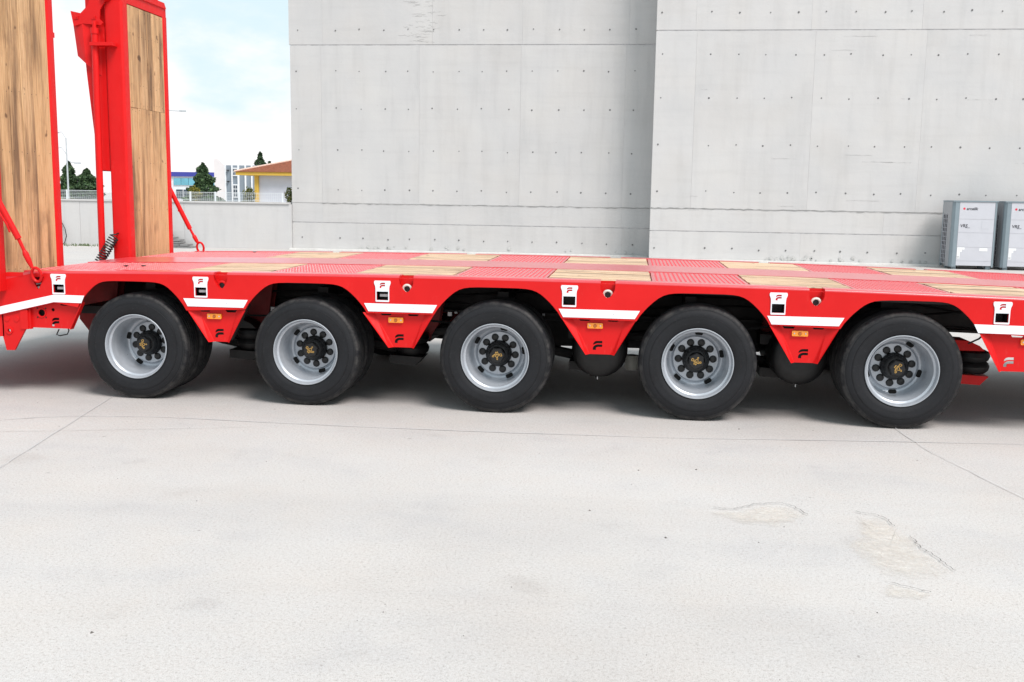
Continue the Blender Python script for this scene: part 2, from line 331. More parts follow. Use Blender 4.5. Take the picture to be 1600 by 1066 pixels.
def spall(pts, z=.004):
    # jagged outline, a ring inwards, soft broken edge
    P = []
    n = len(pts)
    for i in range(n):
        a, b = Vector(pts[i]), Vector(pts[(i + 1) % n])
        for k in range(5): P.append(a.lerp(b, k / 5) + Vector((random.uniform(-.012, .012), random.uniform(-.012, .012))))
    c = sum(P, Vector((0, 0))) / len(P); m = len(P)
    vs = []
    for s in (1.0, .84, .55): vs += [(c.x + (p.x - c.x) * s, c.y + (p.y - c.y) * s, z) for p in P]
    vs.append((c.x, c.y, z)); fs = []
    for r in range(2):
        for i in range(m): j = (i + 1) % m; fs.append((r * m + i, r * m + j, (r + 1) * m + j, (r + 1) * m + i))
    for i in range(m): fs.append((2 * m + i, 2 * m + (i + 1) % m, 3 * m))
    mb = MB(); mb.add(vs, fs); o = mb.build('spalled_patch', SPALL, smooth=0, origin=(0, 0, 0)); o['kind'] = 'structure'
    at = o.data.attributes.new('inner', 'FLOAT', 'POINT')
    for i in range(len(vs)): at.data[i].value = 0 if i < m else (.20 if i < 2 * m else .42)
spall([(4.092, -2.089), (4.254, -2.051), (4.447, -1.898), (4.571, -1.932), (4.618, -2.074), (4.52, -2.2), (4.45, -2.3), (4.244, -2.25)])
spall([(4.876, -1.989), (4.999, -2.062), (5.007, -2.219), (5.048, -2.343), (5.059, -2.517), (5.113, -2.756), (5.058, -2.854), (4.899, -2.95), (4.78, -2.85), (4.74, -2.65), (4.70, -2.5), (4.80, -2.35), (4.83, -2.15)])
spall([(4.73, -3.046), (4.804, -2.944), (4.891, -3.0), (4.961, -3.047), (4.859, -3.126), (4.762, -3.121)])

mg = MB()
for k in range(200):
    x = random.uniform(-2, 8); y = random.uniform(-4.3, .6); s_ = random.choice([.002, .003, .003, .004, .007]) * random.uniform(.6, 1.3); a = random.uniform(0, 6)
    mg.add([(x + s_ * math.cos(a + t), y + s_ * math.sin(a + t), 0) for t in (0, 2.1, 4.2)] + [(x, y, s_ * .8)], [(0, 1, 3), (1, 2, 3), (2, 0, 3)])
o = mg.build('grit', simple('dark_grit', (.12, .11, .10), .9, 0, .4, 3), smooth=0); tag(o, 'sparse dark grit scattered over the concrete yard', 'grit'); o['kind'] = 'stuff'
# ---------------------------------------------------------------- concrete building
bld = thing('concrete_building', 'tall pale grey cast concrete building with rows of tie holes behind the trailer', 'building', (3, 24, 0))
def wall_face(x0, x1, yf, zs, seams, depth=.35, name='concrete_panel', ov=0):
    for r, (za, zb, dy) in enumerate(zs):
        cuts = [x0 - (.03 if r >= 3 else 0) * ov] + [s + random.uniform(-.01, .01) for s in seams[r]] + [x1]
        for i in range(len(cuts) - 1):
            a = cuts[i] + (.0 if i == 0 else .0012); b = cuts[i + 1] - (.0 if i == len(cuts) - 2 else .0012)
            j = random.uniform(-.0015, .0015)
            m = MB(); m.box((a, yf + dy + j, za), (b, yf + depth, zb)); m.build(name, CONC if yf < 20 else CONC_DARKER, bld, origin=(a, yf, za), smooth=0)
sl = [-4.84, -2.13, .61, 3.38]; sr = [5.14, 8.02, 10.65, 13.4, 16.2]
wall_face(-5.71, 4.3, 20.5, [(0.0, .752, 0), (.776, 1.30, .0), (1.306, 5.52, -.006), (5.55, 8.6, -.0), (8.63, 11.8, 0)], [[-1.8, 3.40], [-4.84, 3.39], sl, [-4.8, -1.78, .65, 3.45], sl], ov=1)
wall_face(4.13, 19.0, 19.4, [(0.0, .735, 0), (.76, 1.315, .0), (1.321, 5.70, -.006), (5.73, 8.75, -.0), (8.78, 11.8, 0)], [[7.9, 13], [9.9, 13.4], sr, [5.1, 7.9, 10.5, 13.3, 16.1], sr])
m = MB(); m.box((-5.70, 20.86, 0), (18.99, 34, 11.78)); m.box((4.14, 19.76, 0), (18.99, 20.86, 11.78)); m.build('building_core', CONC, bld, smooth=0)
m = MB(); m.box((-5.69, 20.51, 0), (4.29, 20.86, 11.75)); m.box((4.15, 19.41, 0), (18.98, 19.76, 11.75)); m.build('joint_backing', JOINT, bld, smooth=0)
m = MB(); m.box((-5.75, 20.30, 0), (4.11, 20.49, .045)); m.box((4.05, 19.2, 0), (19, 19.39, .045)); m.build('base_kerb', simple('pale_kerb', (.62, .62, .60), .8), bld, smooth=0)
# tie holes
m = MB()
def disc(mb, x, y, z, r):
    seg = 8; vs = [(x + r * math.cos(2 * math.pi * k / seg), y, z + r * math.sin(2 * math.pi * k / seg)) for k in range(seg)]
    vs += [(x + r * .55 * math.cos(2 * math.pi * k / seg), y - .004, z + r * .55 * math.sin(2 * math.pi * k / seg)) for k in range(seg)]
    mb.add(vs, [tuple(range(seg, 2 * seg))] + [(k, (k + 1) % seg, seg + (k + 1) % seg, seg + k) for k in range(seg)])
colsL = [-5.52] + [-4.43 + .672 * i for i in range(13)]
for z in (.34, 1.68, 2.74, 3.86, 4.85, 5.93, 7.05, 8.15, 9.2, 10.3, 11.3):
    for x in colsL: disc(m, x + random.uniform(-.04, .04) + (.06 if z < 1 else 0), 20.489, z + random.uniform(-.02, .02), .021 * random.uniform(.7, 1.15))
for z in (.316, 1.76, 2.92, 4.08, 5.13, 6.15, 7.3, 8.4, 9.4, 10.4, 11.4):
    for x in [4.29] + [5.50 + .683 * i for i in range(20)]: disc(m, x + random.uniform(-.04, .04), 19.389, z + random.uniform(-.02, .02), .022 * random.uniform(.7, 1.15))
o = m.build('tie_hole', simple('tie_hole_dark', (.15, .15, .15), .95), bld, smooth=0, kind='stuff')
# rough cold joint lines and crazing
m = MB()
def vcrack(mb, pts, y, w, jag, sub):
    P = []
    for i in range(len(pts) - 1):
        for k in range(sub):
            t = k / sub; P.append((pts[i][0] * (1 - t) + pts[i + 1][0] * t, pts[i][1] * (1 - t) + pts[i + 1][1] * t + random.uniform(-jag, jag)))
    P.append(pts[-1]); vs = []; fs = []
    for x, z in P:
        ww = w * random.uniform(.15, 1.1); vs += [(x, y, z - ww / 2), (x, y, z + ww / 2)]
    for i in range(len(P) - 1): fs.append((2 * i, 2 * i + 2, 2 * i + 3, 2 * i + 1))
    mb.add(vs, fs)
vcrack(m, [(-4.9, 1.297), (4.1, 1.303)], 20.488, .022, .012, 90)
vcrack(m, [(4.14, 1.325), (11.9, 1.31)], 19.388, .022, .014, 80)
for k in range(46):
    x = random.gauss(-1.95, .22); z = random.uniform(5.62, 7.2); ln = random.uniform(.1, .35)
    vcrack(m, [(x - ln / 2, z), (x + ln / 2, z + random.uniform(-.04, .04))], 20.494, .006, .02, 5)
for k in range(26):
    x = random.uniform(4.4, 18); z = random.choice([4.08, 1.5, 5.5, 2.8]) + random.uniform(-.3, .3); ln = random.uniform(.1, .9)
    vcrack(m, [(x - ln / 2, z), (x + ln / 2, z)], 19.388, .005, .006, 8)
m.build('surface_crack', simple('crack_grey', (.27, .27, .265), .9), bld, smooth=0, kind='stuff')
m = MB()
for k in range(60):
    x = random.choice([random.uniform(7, 11), random.uniform(-4, 4)]); yy = 19.388 if x > 4.2 else 20.488; z = random.uniform(.05, .16)
    disc(m, x, yy, z, random.uniform(.02, .05))
m.build('mould_stain', simple('mould', (.43, .43, .42), .9), bld, smooth=0, kind='stuff')

# ---------------------------------------------------------------- retaining wall, fence and yard edge
rw = thing('boundary_wall', 'low plain concrete boundary wall left of the building, fence along its top', 'wall', (-14, 20.4, 0))
for i in range(10):
    a = -5.715 - 3.1 * (i + 1); b = -5.715 - 3.1 * i
    m = MB(); m.box((a + .003, 20.4 + random.uniform(0, .004), 0), (b - .003, 20.7, 1.25)); m.build('wall_panel', CONC, rw, smooth=0)
m = MB(); m.box((-36.8, 20.37, 1.252), (-5.76, 20.73, 1.30)); m.build('coping', CONC, rw, smooth=0)
fn = thing('mesh_fence', 'low white wire mesh fence standing on the boundary wall', 'fence', (-14, 20.55, 1.3))
fx = [-5.95 - i * 1.0 for i in range(0, 20)]
fx = [-6.0, -7.25, -7.95, -8.68, -9.6, -10.5, -11.4, -12.36] + [-13.3 - .95 * i for i in range(14)]
for x in fx:
    m = MB(); m.box((x - .022, 20.53, 1.3), (x + .022, 20.57, 1.56)); m.build('fence_post', FENCEM, fn, smooth=0)
m = MB()
for i in range(6): z = 1.325 + .042 * i; m.box((fx[-1], 20.546, z), (fx[0], 20.554, z + (.012 if i in (0, 5) else .006)))
for i in range(360):
    x = fx[-1] + .06 * i
    if x < fx[0]: m.box((x, 20.551, 1.31), (x + .003, 20.556, 1.55))
m.build('wire_mesh', FENCEM, fn, smooth=0, kind='stuff')
# debris strip
m = MB(); m2 = MB()
for k in range(900):
    x = random.uniform(-30, -9.6); y = 20.33 - abs(random.gauss(0, .18)); s = random.uniform(.01, .045)
    a = random.uniform(0, 3); vs = [(x + s * math.cos(a + t), y + s * math.sin(a + t) * .8, 0) for t in (0, 2.1, 4.2)] + [(x, y, s * .9)]
    m.add(vs, [(0, 1, 3), (1, 2, 3), (2, 0, 3)])
for k in range(2600):
    x = random.uniform(-30, -9.6); y = 20.2 - abs(random.gauss(0, .22)); h = random.uniform(.02, .09); a = random.uniform(0, 6.28); w = .012
    m2.add([(x - w * math.cos(a), y - w * math.sin(a), 0), (x + w * math.cos(a), y + w * math.sin(a), 0), (x + random.uniform(-.03, .03), y + random.uniform(-.03, .03), h)], [(0, 1, 2)])
o = m.build('rubble', PALEST, smooth=0); tag(o, 'strip of pale rubble along the foot of the boundary wall', 'rubble'); o['kind'] = 'stuff'
o = m2.build('grass', GRASS, smooth=0); tag(o, 'thin green grass strip at the foot of the boundary wall', 'grass'); o['kind'] = 'stuff'
cb = MB(); cb.tube([(-12.5, 20.38, .70), (-12.43, 20.36, .60), (-12.34, 20.33, .45), (-12.3, 20.32, .25), (-12.36, 20.3, .05), (-12.5, 20.25, .02)], .012, 6)
cb.tube([(-12.48, 20.39, .62), (-12.45, 20.35, .4), (-12.47, 20.33, .05)], .008, 6)
tag(cb.build('cable', BLACK), 'black cable hanging down the boundary wall between the two ramps', 'cable')
sp = thing('slab_stack', 'stack of thin grey stone slabs stepping down against the boundary wall', 'stone stack', (-9.3, 20.1, 0))
for k in range(8):
    xr = -8.42 - .105 * k - random.uniform(0, .05); z = .062 * k; x = -10.2
    while x < xr - .15:
        w = min(random.uniform(.3, .5), xr - x); m = MB(); ju = random.uniform(-.03, .03)
        m.box((x + .008, 19.95 + ju, z), (x + w - .008, 20.32, z + .046)); m.build('slab', STONE, sp, smooth=0); x += w

# ---------------------------------------------------------------- air conditioning units
def ac_unit(x, label):
    t = thing('air_conditioner', label, 'air conditioner', (x + .6, 18.7, 0), 'outdoor air conditioning units by the wall')
    x0, x1, y0, y1, H = x, x + 1.01, 18.3, 19.12, 1.625
    m = MB(); m.box((x0 + .03, y0 + .02, .09), (x1 - .03, y1 - .02, H - .03)); m.build('casing', ACS, t, smooth=0)
    m = MB(); m.box((x0 - .005, y0 - .012, H - .03), (x1 + .005, y1 + .01, H)); m.build('top_cover', ACD, t, smooth=0)
    for a, b in ((x0, x0 + .05), (x1 - .05, x1)):
        for ya, yb in ((y1 - .06, y1),):
            m = MB(); m.box((a, ya, .05), (b, yb, H - .031)); m.build('corner_post', ACD, t, smooth=0)
    for s, (a, b) in ((1, (x0, x0 + .14)), (-1, (x1 - .06, x1))):
        m = MB(); pr = [(a, y0 + .12), (a, y0 + .05), (a + .05, y0), (b, y0), (b, y0 + .05)] if s > 0 else [(b, y0 + .12), (b, y0 + .05), (b - .03, y0), (a, y0), (a, y0 + .05)]
        n = len(pr); vs = [(px, py, .06) for px, py in pr] + [(px, py, H - .031) for px, py in pr]
        m.add(vs, [tuple(range(n)), tuple(range(n, 2 * n))] + [(i, (i + 1) % n, n + (i + 1) % n, n + i) for i in range(n)]); m.build('corner_post', ACD, t, smooth=0)
    zz = [.09, .20, .53, .87, 1.19, H - .032]
    for i in range(5):
        m = MB(); m.box((x0 + .145, y0 + .004, zz[i] + .002), (x1 - .065, y0 + .03, zz[i + 1] - .002)); m.build('front_panel', ACG, t, smooth=0)
    m = MB(); m.box((x0 + .67, y0 + .001, .97), (x0 + .83, y0 + .004, 1.15)); m.build('service_cover', ACG, t, smooth=0)
    # side grille: dark coil and a welded grid
    m = MB(); m.box((x0 + .015, y0 + .38, .12), (x0 + .03, y1 - .07, 1.30)); m.build('coil', simple('coil_dark', (.03, .03, .035), .6), t, smooth=0)
    m = MB(); m.box((x0, y0 + .12, .06), (x0 + .029, y0 + .38, H - .031)); m.box((x0, y0 + .38, 1.30), (x0 + .029, y1 - .06, H - .031)); m.build('side_panel', ACS, t, smooth=0)
    m = MB()
    for k in range(4): yy = y0 + .38 + k * .12; m.box((x0 - .004, yy, .12), (x0 + .012, yy + .009, 1.30))
    for k in range(12): z = .12 + k * .106; m.box((x0 - .006, y0 + .38, z), (x0 + .010, y1 - .07, z + .009))
    m.build('side_grille', ACG, t, smooth=0)
    lx = x0 + .25
    m = MB()
    for k in range(4):
        a = k * math.pi / 4; d = Vector((math.cos(a), math.sin(a))) * .028; n_ = Vector((-d.y, d.x)) * .22
        m.add([(lx + d.x + n_.x, y0 + .0025 - k * .0003, 1.435 + d.y + n_.y), (lx - d.x + n_.x, y0 + .0025 - k * .0003, 1.435 - d.y + n_.y), (lx - d.x - n_.x, y0 + .0025 - k * .0003, 1.435 - d.y - n_.y), (lx + d.x - n_.x, y0 + .0025 - k * .0003, 1.435 + d.y - n_.y)], [(0, 1, 2, 3)])
    m.build('logo_mark', LOGORED, t, smooth=0)
    text_mesh('arcelik', .095, TXT, 'logo_lettering', t, (lx + .05, y0 + .002, 1.405), shear=.2, bold=.002)
    text_mesh('VRS', .10, TXT, 'model_lettering', t, (x0 + .18, y0 + .002, 1.0), shear=.15, bold=.002)
    m = MB(); m.box((x0 + .30, y0 + .001, .982), (x0 + .40, y0 + .0035, .991)); m.build('lettering_underline', TXT, t, smooth=0)
    for (a, b, c, d) in ((.155, .32, .47, .52), (.155, .26, .41, .469), (.155, .22, .26, .409), (.66, .84, .44, .51)):
        m = MB(); m.box((x0 + a, y0 + .0005, c), (x0 + b, y0 + .0035, d)); m.build('sticker', STICK, t, smooth=0)
    m = MB(); m.box((x0 + .16, y0 - .0005, .285), (x0 + .21, y0 + .0004, .30)); m.build('sticker_print', TXT, t, smooth=0)
    for k in range(4): fxx = x0 + .12 + (k % 2) * .78; fy = y0 + .1 + (k // 2) * .52; m = MB(); m.box((fxx - .05, fy - .04, 0), (fxx + .05, fy + .04, .088)); m.build('foot', ACD, t, smooth=0)
ac_unit(11.23, 'grey outdoor air conditioning unit, left one, its dark side grille in view')
ac_unit(12.40, 'grey outdoor air conditioning unit cut off by the right edge of the photo')

# ---------------------------------------------------------------- far buildings
bb = thing('office_building', 'distant white office building with a blue roof band and glass front', 'building', (-66, 158, 0))
m = MB(); m.box((-71.5, 150.3, 0), (-55, 166, 4.2)); m.build('wall', WHITEB, bb, smooth=0)
m = MB(); m.box((-72, 150, 3.95), (-54.8, 166.3, 4.65)); m.build('roof_band', BLUEB, bb, smooth=0)
m = MB(); m.box((-72.2, 149.9, 0), (-70.2, 166.2, 3.949)); m.build('end_wall', BLUEB, bb, smooth=0)
for i in range(11): x = -69.5 + i * 1.25; m = MB(); m.box((x + .04, 150.15, 2.58), (x + 1.21, 150.32, 3.68)); m.build('window', GLASSB, bb, smooth=0)
for i in range(11): x = -69.2 + i * 1.25; m = MB(); m.box((x + .1, 150.15, .5), (x + 1.15, 150.32, 1.88)); m.build('window', DGLASS, bb, smooth=0)
gb = thing('grey_building', 'distant grey building with white pilasters and a pale gable side wall', 'building', (-46, 126, 0))
m = MB(); m.box((-48.6, 120.3, 0), (-40, 132, 5.0)); m.build('wall', GREYB, gb, smooth=0)
m = MB(); m.plate([(-50.0, 0), (-48.61, 0), (-48.61, 5.02), (-49.6, 5.85), (-50.0, 5.75)], 120.1, 128); m.build('side_wall', PINK, gb, smooth=0)
for x, w in ((-48.6, .14), (-47.72, .14), (-46.9, .2), (-45.95, .16), (-45.1, .16), (-43.6, .16), (-42.2, .16)):
    m = MB(); m.box((x, 120.1, 0), (x + w, 120.302, 5.02)); m.build('pilaster', WHITEB, gb, smooth=0)
for (za, zb, rows) in ((3.72, 4.6, 2), (.97, 2.5, 3)):
    m = MB(); m.box((-47.55, 120.14, za - .08), (-46.92, 120.3, zb + .08)); fr = m.build('window_frame', WHITEB, gb, smooth=0)
    for r in range(rows):
        for c in range(2):
            h = (zb - za) / rows; m = MB(); m.box((-47.48 + c * .28, 120.12, za + r * h + .05), (-47.26 + c * .28, 120.15, za + (r + 1) * h - .05)); m.build('pane', DGLASS, fr, smooth=0)
for z in (4.3, 2.9): m = MB(); m.box((-48.3, 119.9, z), (-48.05, 120.3, z + .1)); m.build('wall_lamp', DARKM, gb, smooth=0)
yh = thing('yellow_house', 'low house with yellow trim and a red clay tiled hip roof', 'house', (-25, 84, 0))
m = MB(); m.box((-29.15, 80.3, 0), (-18, 90, 3.05)); m.build('wall', LILAC, yh, smooth=0)
m = MB(); m.box((-30.2, 82.2, 0), (-29.16, 90, 3.02)); m.build('side_wall', YEL, yh, smooth=0)
m = MB(); m.box((-29.45, 80.1, 0), (-29.1, 80.5, 3.06)); m.build('corner_column', YEL, yh, smooth=0)
m = MB(); m.box((-30.9, 79.5, 3.06), (-17.3, 91, 3.34)); m.build('eave', YEL, yh, smooth=0)
m = MB(); e = [(-31, 79.4, 3.345), (-17.2, 79.4, 3.345), (-17.2, 91.1, 3.345), (-31, 91.1, 3.345), (-27.0, 83.6, 4.52), (-21, 83.6, 4.52)]
m.add(e, [(0, 1, 5, 4), (1, 2, 5), (2, 3, 4, 5), (3, 0, 4), (0, 3, 2, 1)]); rf = m.build('roof', TILE, yh, smooth=0)
m = MB()
for i in range(26):     # tile courses
    t0 = i / 26; t1 = (i + .8) / 26
    def P(t, u):
        a = Vector((-31, 79.38, 3.36)).lerp(Vector((-27, 83.58, 4.535)), t); b = Vector((-17.2, 79.38, 3.36)).lerp(Vector((-21, 83.58, 4.535)), t); return a.lerp(b, u)
    m.add([P(t0, 0) + Vector((0, 0, .03)), P(t0, 1) + Vector((0, 0, .03)), P(t1, 1), P(t1, 0)], [(0, 1, 2, 3)])
m.build('tile_courses', TILE, rf, smooth=0, kind='stuff')
m = MB(); m.tube([(-31, 79.4, 3.38), (-27, 83.6, 4.56), (-21, 83.6, 4.56)], .09, 6); m.build('ridge_tiles', simple('pale_ridge', (.6, .45, .38), .8), rf)
m = MB(); m.box((-30.22, 83.0, 1.85), (-30.18, 85, 2.55)); m.box((-29.95, 82.1, 1.85), (-29.55, 82.2, 2.55)); m.build('window', WHITEB, yh, smooth=0)

# ---------------------------------------------------------------- trees and shrubs
def leaf_cloud(m, c, rx, rz, n, size, shape):
    for _ in range(n):
        if shape == 'cone':
            t = random.random() ** 1.35; lob = 1 + .22 * math.sin(9 * t * 6.28 / 2 + c[0]); a = random.uniform(0, 6.283)
            r = rx * (1 - t) ** .72 * lob * random.uniform(.85, 1.12) * (.72 + .28 * random.random() ** .5) * (1 + .2 * math.sin(a * 3 + t * 11)); p = Vector((c[0] + r * math.cos(a), c[1] + r * math.sin(a), c[2] + t * rz))
        else:
            u = Vector((random.gauss(0, 1), random.gauss(0, 1), random.gauss(0, 1))).normalized() * (.5 + .5 * random.random()); k = 1 + .3 * math.sin(u.x * 7 + c[0]) * math.cos(u.z * 6)
            p = Vector((c[0] + u.x * rx * k, c[1] + u.y * rx * k, c[2] + rz / 2 + u.z * rz / 2 * k))
        d1 = Vector((random.gauss(0, 1), random.gauss(0, 1), random.gauss(0, .8))).normalized(); d2 = d1.cross(Vector((random.gauss(0, 1), random.gauss(0, 1), random.gauss(0, 1)))).normalized()
        s = size * random.uniform(.5, 1.3); m.add([p - d1 * s, p + d2 * s * .5, p + d1 * s, p - d2 * s * .5], [(0, 1, 2, 3)])
def tree(name, label, x, y, z0, w, top, n, size, mats, shape='cone', group=None, trunk=.12):
    t = thing(name, label, 'tree' if 'tree' in name else 'shrub', (x, y, 0), group)
    m = MB(); m.tube([(x, y, 0), (x + .03, y, z0 + (top - z0) * .5), (x, y, z0 + (top - z0) * .9)], [trunk, trunk * .6, trunk * .15], 8)
    for k in range(10):
        a = random.uniform(0, 6.28); zz = z0 + (top - z0) * random.uniform(.1, .7); L = w * .4 * (1 - (zz - z0) / (top - z0)); m.tube([(x, y, zz), (x + L * math.cos(a), y + L * math.sin(a), zz + L * .35)], [trunk * .3, trunk * .1], 5)
    m.build('trunk', BARK, t)
    for i, (mm, fr) in enumerate(mats):
        m = MB(); leaf_cloud(m, (x, y, z0), w / 2 * (1 if i == 0 else 1.03), top - z0, int(n * fr), size, shape); m.build('crown' if i == 0 else 'crown_highlight', mm, t, smooth=0, kind='stuff' if i else None)
LEAFB = simple('conifer_leaf_bright', (.07, .13, .045), .75, 0, .3, 2)
tree('conifer_tree', 'tall narrow dark conifer behind the fence, leftmost tree', -40.85, 70, .3, 2.3, 3.75, 3900, .13, [(LEAF, 1), (LEAFB, .3)], group='dark conifers beyond the fence')
tree('conifer_tree', 'broad dark green conifer between the two raised ramps', -39.35, 70, .2, 2.9, 3.2, 6000, .13, [(LEAF, 1), (LEAFB, .3)], group='dark conifers beyond the fence')
tree('conifer_tree', 'thin conifer glimpsed in the slot beside the far ramp', -36.9, 72, .3, 1.2, 3.3, 1400, .12, [(LEAF, 1), (LEAFB, .3)], group='dark conifers beyond the fence')
tree('conifer_tree', 'pointed dark conifer in front of the blue banded office building', -29.75, 70, .2, 2.7, 3.75, 6200, .13, [(LEAF, 1), (LEAFB, .3)], group='dark conifers beyond the fence')
tree('conifer_tree', 'dark spire of a conifer rising behind the red tiled roof', -52.0, 142, .5, 3.6, 7.5, 1600, .28, [(LEAF, 1)], group='dark conifers beyond the fence')
tree('conifer_tree', 'shorter conifer tip just right of the spire behind the tiled roof', -50.6, 142, .5, 2.6, 6.2, 1000, .26, [(LEAF, 1)], group='dark conifers beyond the fence')
tree('round_shrub', 'yellow green shrub in front of the pointed conifer', -10.07, 24, 1.22, .38, 1.72, 900, .03, [(LEAF2, .8), (LEAF3, 1)], 'ball', 'shrubs just behind the fence', .02)
tree('round_shrub', 'loose green shrub in front of the yellow house corner', -8.29, 24, 1.15, .42, 1.72, 800, .03, [(LEAF2, 1), (LEAF3, .4)], 'ball', 'shrubs just behind the fence', .02)
tree('round_shrub', 'small green shrub half hidden by the concrete building edge', -6.98, 24, 1.2, .34, 1.77, 600, .03, [(LEAF2, 1), (LEAF3, .4)], 'ball', 'shrubs just behind the fence', .02)
hd = MB()
for k in range(6000):
    x = random.uniform(-36, -6.4); p = Vector((x, random.uniform(23, 24.2), random.uniform(.5, 1.22 + .1 * math.sin(x * 2.1))))
    d1 = Vector((random.gauss(0, 1), random.gauss(0, 1), random.gauss(0, 1))).normalized(); d2 = d1.orthogonal().normalized(); s = .045
    hd.add([p - d1 * s, p + d2 * s * .5, p + d1 * s, p - d2 * s * .5], [(0, 1, 2, 3)])
o = hd.build('hedge', LEAF2, smooth=0); tag(o, 'low green hedge running behind the mesh fence', 'hedge'); o['kind'] = 'stuff'
def lamp(x, y, h, arms, label):
    t = thing('street_lamp', label, 'street lamp', (x, y, 0)); m = MB(); m.tube([(x, y, 0), (x, y, h)], [.06, .035], 8); m.build('pole', LAMPM, t)
    for dx, z0, z1 in arms:
        m = MB(); m.tube([(x, y, z0), (x + dx * .4, y, z1 + .05), (x + dx, y, z1 + .1 * 0)], .025, 6); m.build('arm', LAMPM, t)
        m = MB(); m.box((x + dx - .22, y - .1, z1 - .03), (x + dx + .12, y + .1, z1 + .05)); m.build('lamp_head', LAMPM, t, smooth=0)
lamp(-29.38, 50, 4.55, [(-.75, 3.6, 3.95), (-.6, 4.5, 4.85), (.7, 3.3, 3.1)], 'thin grey street lamp with curved arms above the leftmost conifer')
lamp(-24.1, 50, 5.6, [(1.95, 5.5, 6.12)], 'thin grey street lamp arm reaching out right of the far ramp')

# ---------------------------------------------------------------- the trailer
T = thing('low_loader_trailer', 'bright red five axle low loader trailer with timber deck and raised rear ramps', 'trailer', (2.8, 1.5, 0))
WX = [.045, 1.352, 2.753, 4.188, 5.571]
ARC = [(-.592, .47), (-.525, .59), (-.455, .71), (-.432, .748), (-.402, .785), (-.375, .815), (-.34, .848), (-.308, .874), (-.275, .893), (-.24, .905), (-.20, .911), (-.14, .914), (0, .915), (.14, .914), (.20, .911), (.24, .905), (.275, .893), (.308, .874), (.34, .848), (.375, .815), (.402, .785), (.432, .748), (.455, .71)]
def top(x): return .966 + C(x) if x > -.73 else .966 + C(-.73) - .235 * (-.73 - x)
XEND = 8.6
# near side beam (mirrored for the far side)
outline = []
outline += [(-2.3, top(-2.3)), (-2.3, top(-2.3) - .27)]
outline += [(-1.6, .475), (-1.0, .612), (-.56, .718)]
for i, cx in enumerate(WX):
    k = .93 if i == 0 else 1.0
    c2 = cx + .02 if i else cx
    for (dx, z) in ARC[2:]: outline.append((c2 + dx * k, z + Clow(cx) - (.012 if i == 0 else 0)))
outline += [(6.6, .70 + Clow(6.6)), (7.6, .69 + Clow(7.4)), (XEND, .70)]
outline += [(XEND, top(XEND))]
x = XEND - .3
while x > -.7: outline.append((x, top(x))); x -= .3
outline.append((-.73, top(-.73)))
PK = [-.52, .584, 1.942, 3.281, 4.713, 6.178, 7.55]; LR = [-.70, .735, 2.116, 3.548, 4.968, 6.42, 7.9]
holes = []
def pk_rect(x, z): return [(x - .0425, z + .008), (x + .0425, z + .008), (x + .0425, z + .070), (x - .0425, z + .070)]
PZ = [.785, .791, .796, .797, .783, .760, .73]
for x, z in zip(PK, PZ): holes.append(pk_rect(x, z))
LRS = [(-.052, 0), (-.050, -.035), (-.042, -.055), (-.022, -.085), (-.010, -.098), (.010, -.098), (.022, -.085), (.042, -.055), (.050, -.035), (.052, 0)]
for x in LR[1:]: zt = top(x) - .004; holes.append([(x + a, zt + b) for a, b in LRS])
zt = .905; holes.append([(-.735, zt), (-.70, zt - .07), (-.685, zt - .095), (-.67, zt - .07), (-.635, zt + .004)])
m = MB(); m.plate(outline, 0, .014, holes); sp_near = m.build('side_panel', RED, T, origin=(2.8, 0, .7), smooth=20)
far_panel = inst(sp_near, 'side_panel', T, (2.8, 2.986, .7))
# rounded edge beams along both sides, and centre strip / deck bed, following the deck's slight camber
def xs_range(a, b, st=.3):
    n = max(1, round((b - a) / st)); return [a + (b - a) * i / n for i in range(n + 1)]
def with_gaps(prof, gaps, name, mat):
    segs = []; a = -.73
    m = MB()
    for g0 in gaps:
        m.prism_x(prof, xs_range(a, g0 - .052), C); a = g0 + .052
    m.prism_x(prof, xs_range(a, XEND), C); return m.build(name, mat, T, smooth=50)
edge = [(0.0, .9665), (.0, .972), (.004, .979), (.011, .9835), (.02, .985), (.132, .985), (.132, .955), (.016, .955)]
edge = [(y, z) for y, z in edge][::-1]
with_gaps(edge, LR[1:], 'edge_rail', RED_DECK)
e2 = [(3.0 - y, z) for y, z in edge][::-1]
with_gaps(e2, LR[1:], 'edge_rail', RED_DECK)
m = MB(); m.prism_x([(1.095, .955), (1.845, .955), (1.845, .984), (1.095, .984)], xs_range(-.9, XEND), C); m.build('centre_strip', RED_DECK, T)
m = MB(); m.prism_x([(.10, .93), (2.9, .93), (2.9, .954), (.10, .954)], xs_range(-.9, XEND), C); m.build('deck_bed', RED_DECK, T)
m = MB(); m.prism_x([(.10, .905), (2.90, .905), (2.90, .928), (.10, .928)], xs_range(-.7, XEND - .05), C); m.build('underdeck_shade', DARKM, T)  # dark sheet painting the shade below the red deck
m = MB(); m.box((-.925, .02, .80), (-.90, 2.98, .925)); m.build('rear_edge_plate', RED_DECK, T)
# sloping beaver tail
m = MB()
def tail(y0, y1, h0, h1):
    m.add([(-.73, y0, .985 + C(-.73) + h1), (-.73, y1, .985 + C(-.73) + h1), (-.73, y1, .90), (-.73, y0, .90), (-2.3, y0, .612 + h1), (-2.3, y1, .612 + h1), (-2.3, y1, .50), (-2.3, y0, .50)], [(0, 1, 2, 3), (4, 7, 6, 5), (0, 4, 5, 1), (3, 2, 6, 7), (0, 3, 7, 4), (1, 5, 6, 2)])
tail(.001, .06, 0, 0); tail(2.94, 2.999, 0, 0); tail(.061, 2.939, 0, -.10); m.build('beaver_tail', RED_DECK, T)
m = MB(); m.box((-1.06, .0, .905), (-.80, .055, .935)); m.build('hinge_lug', RED, T)
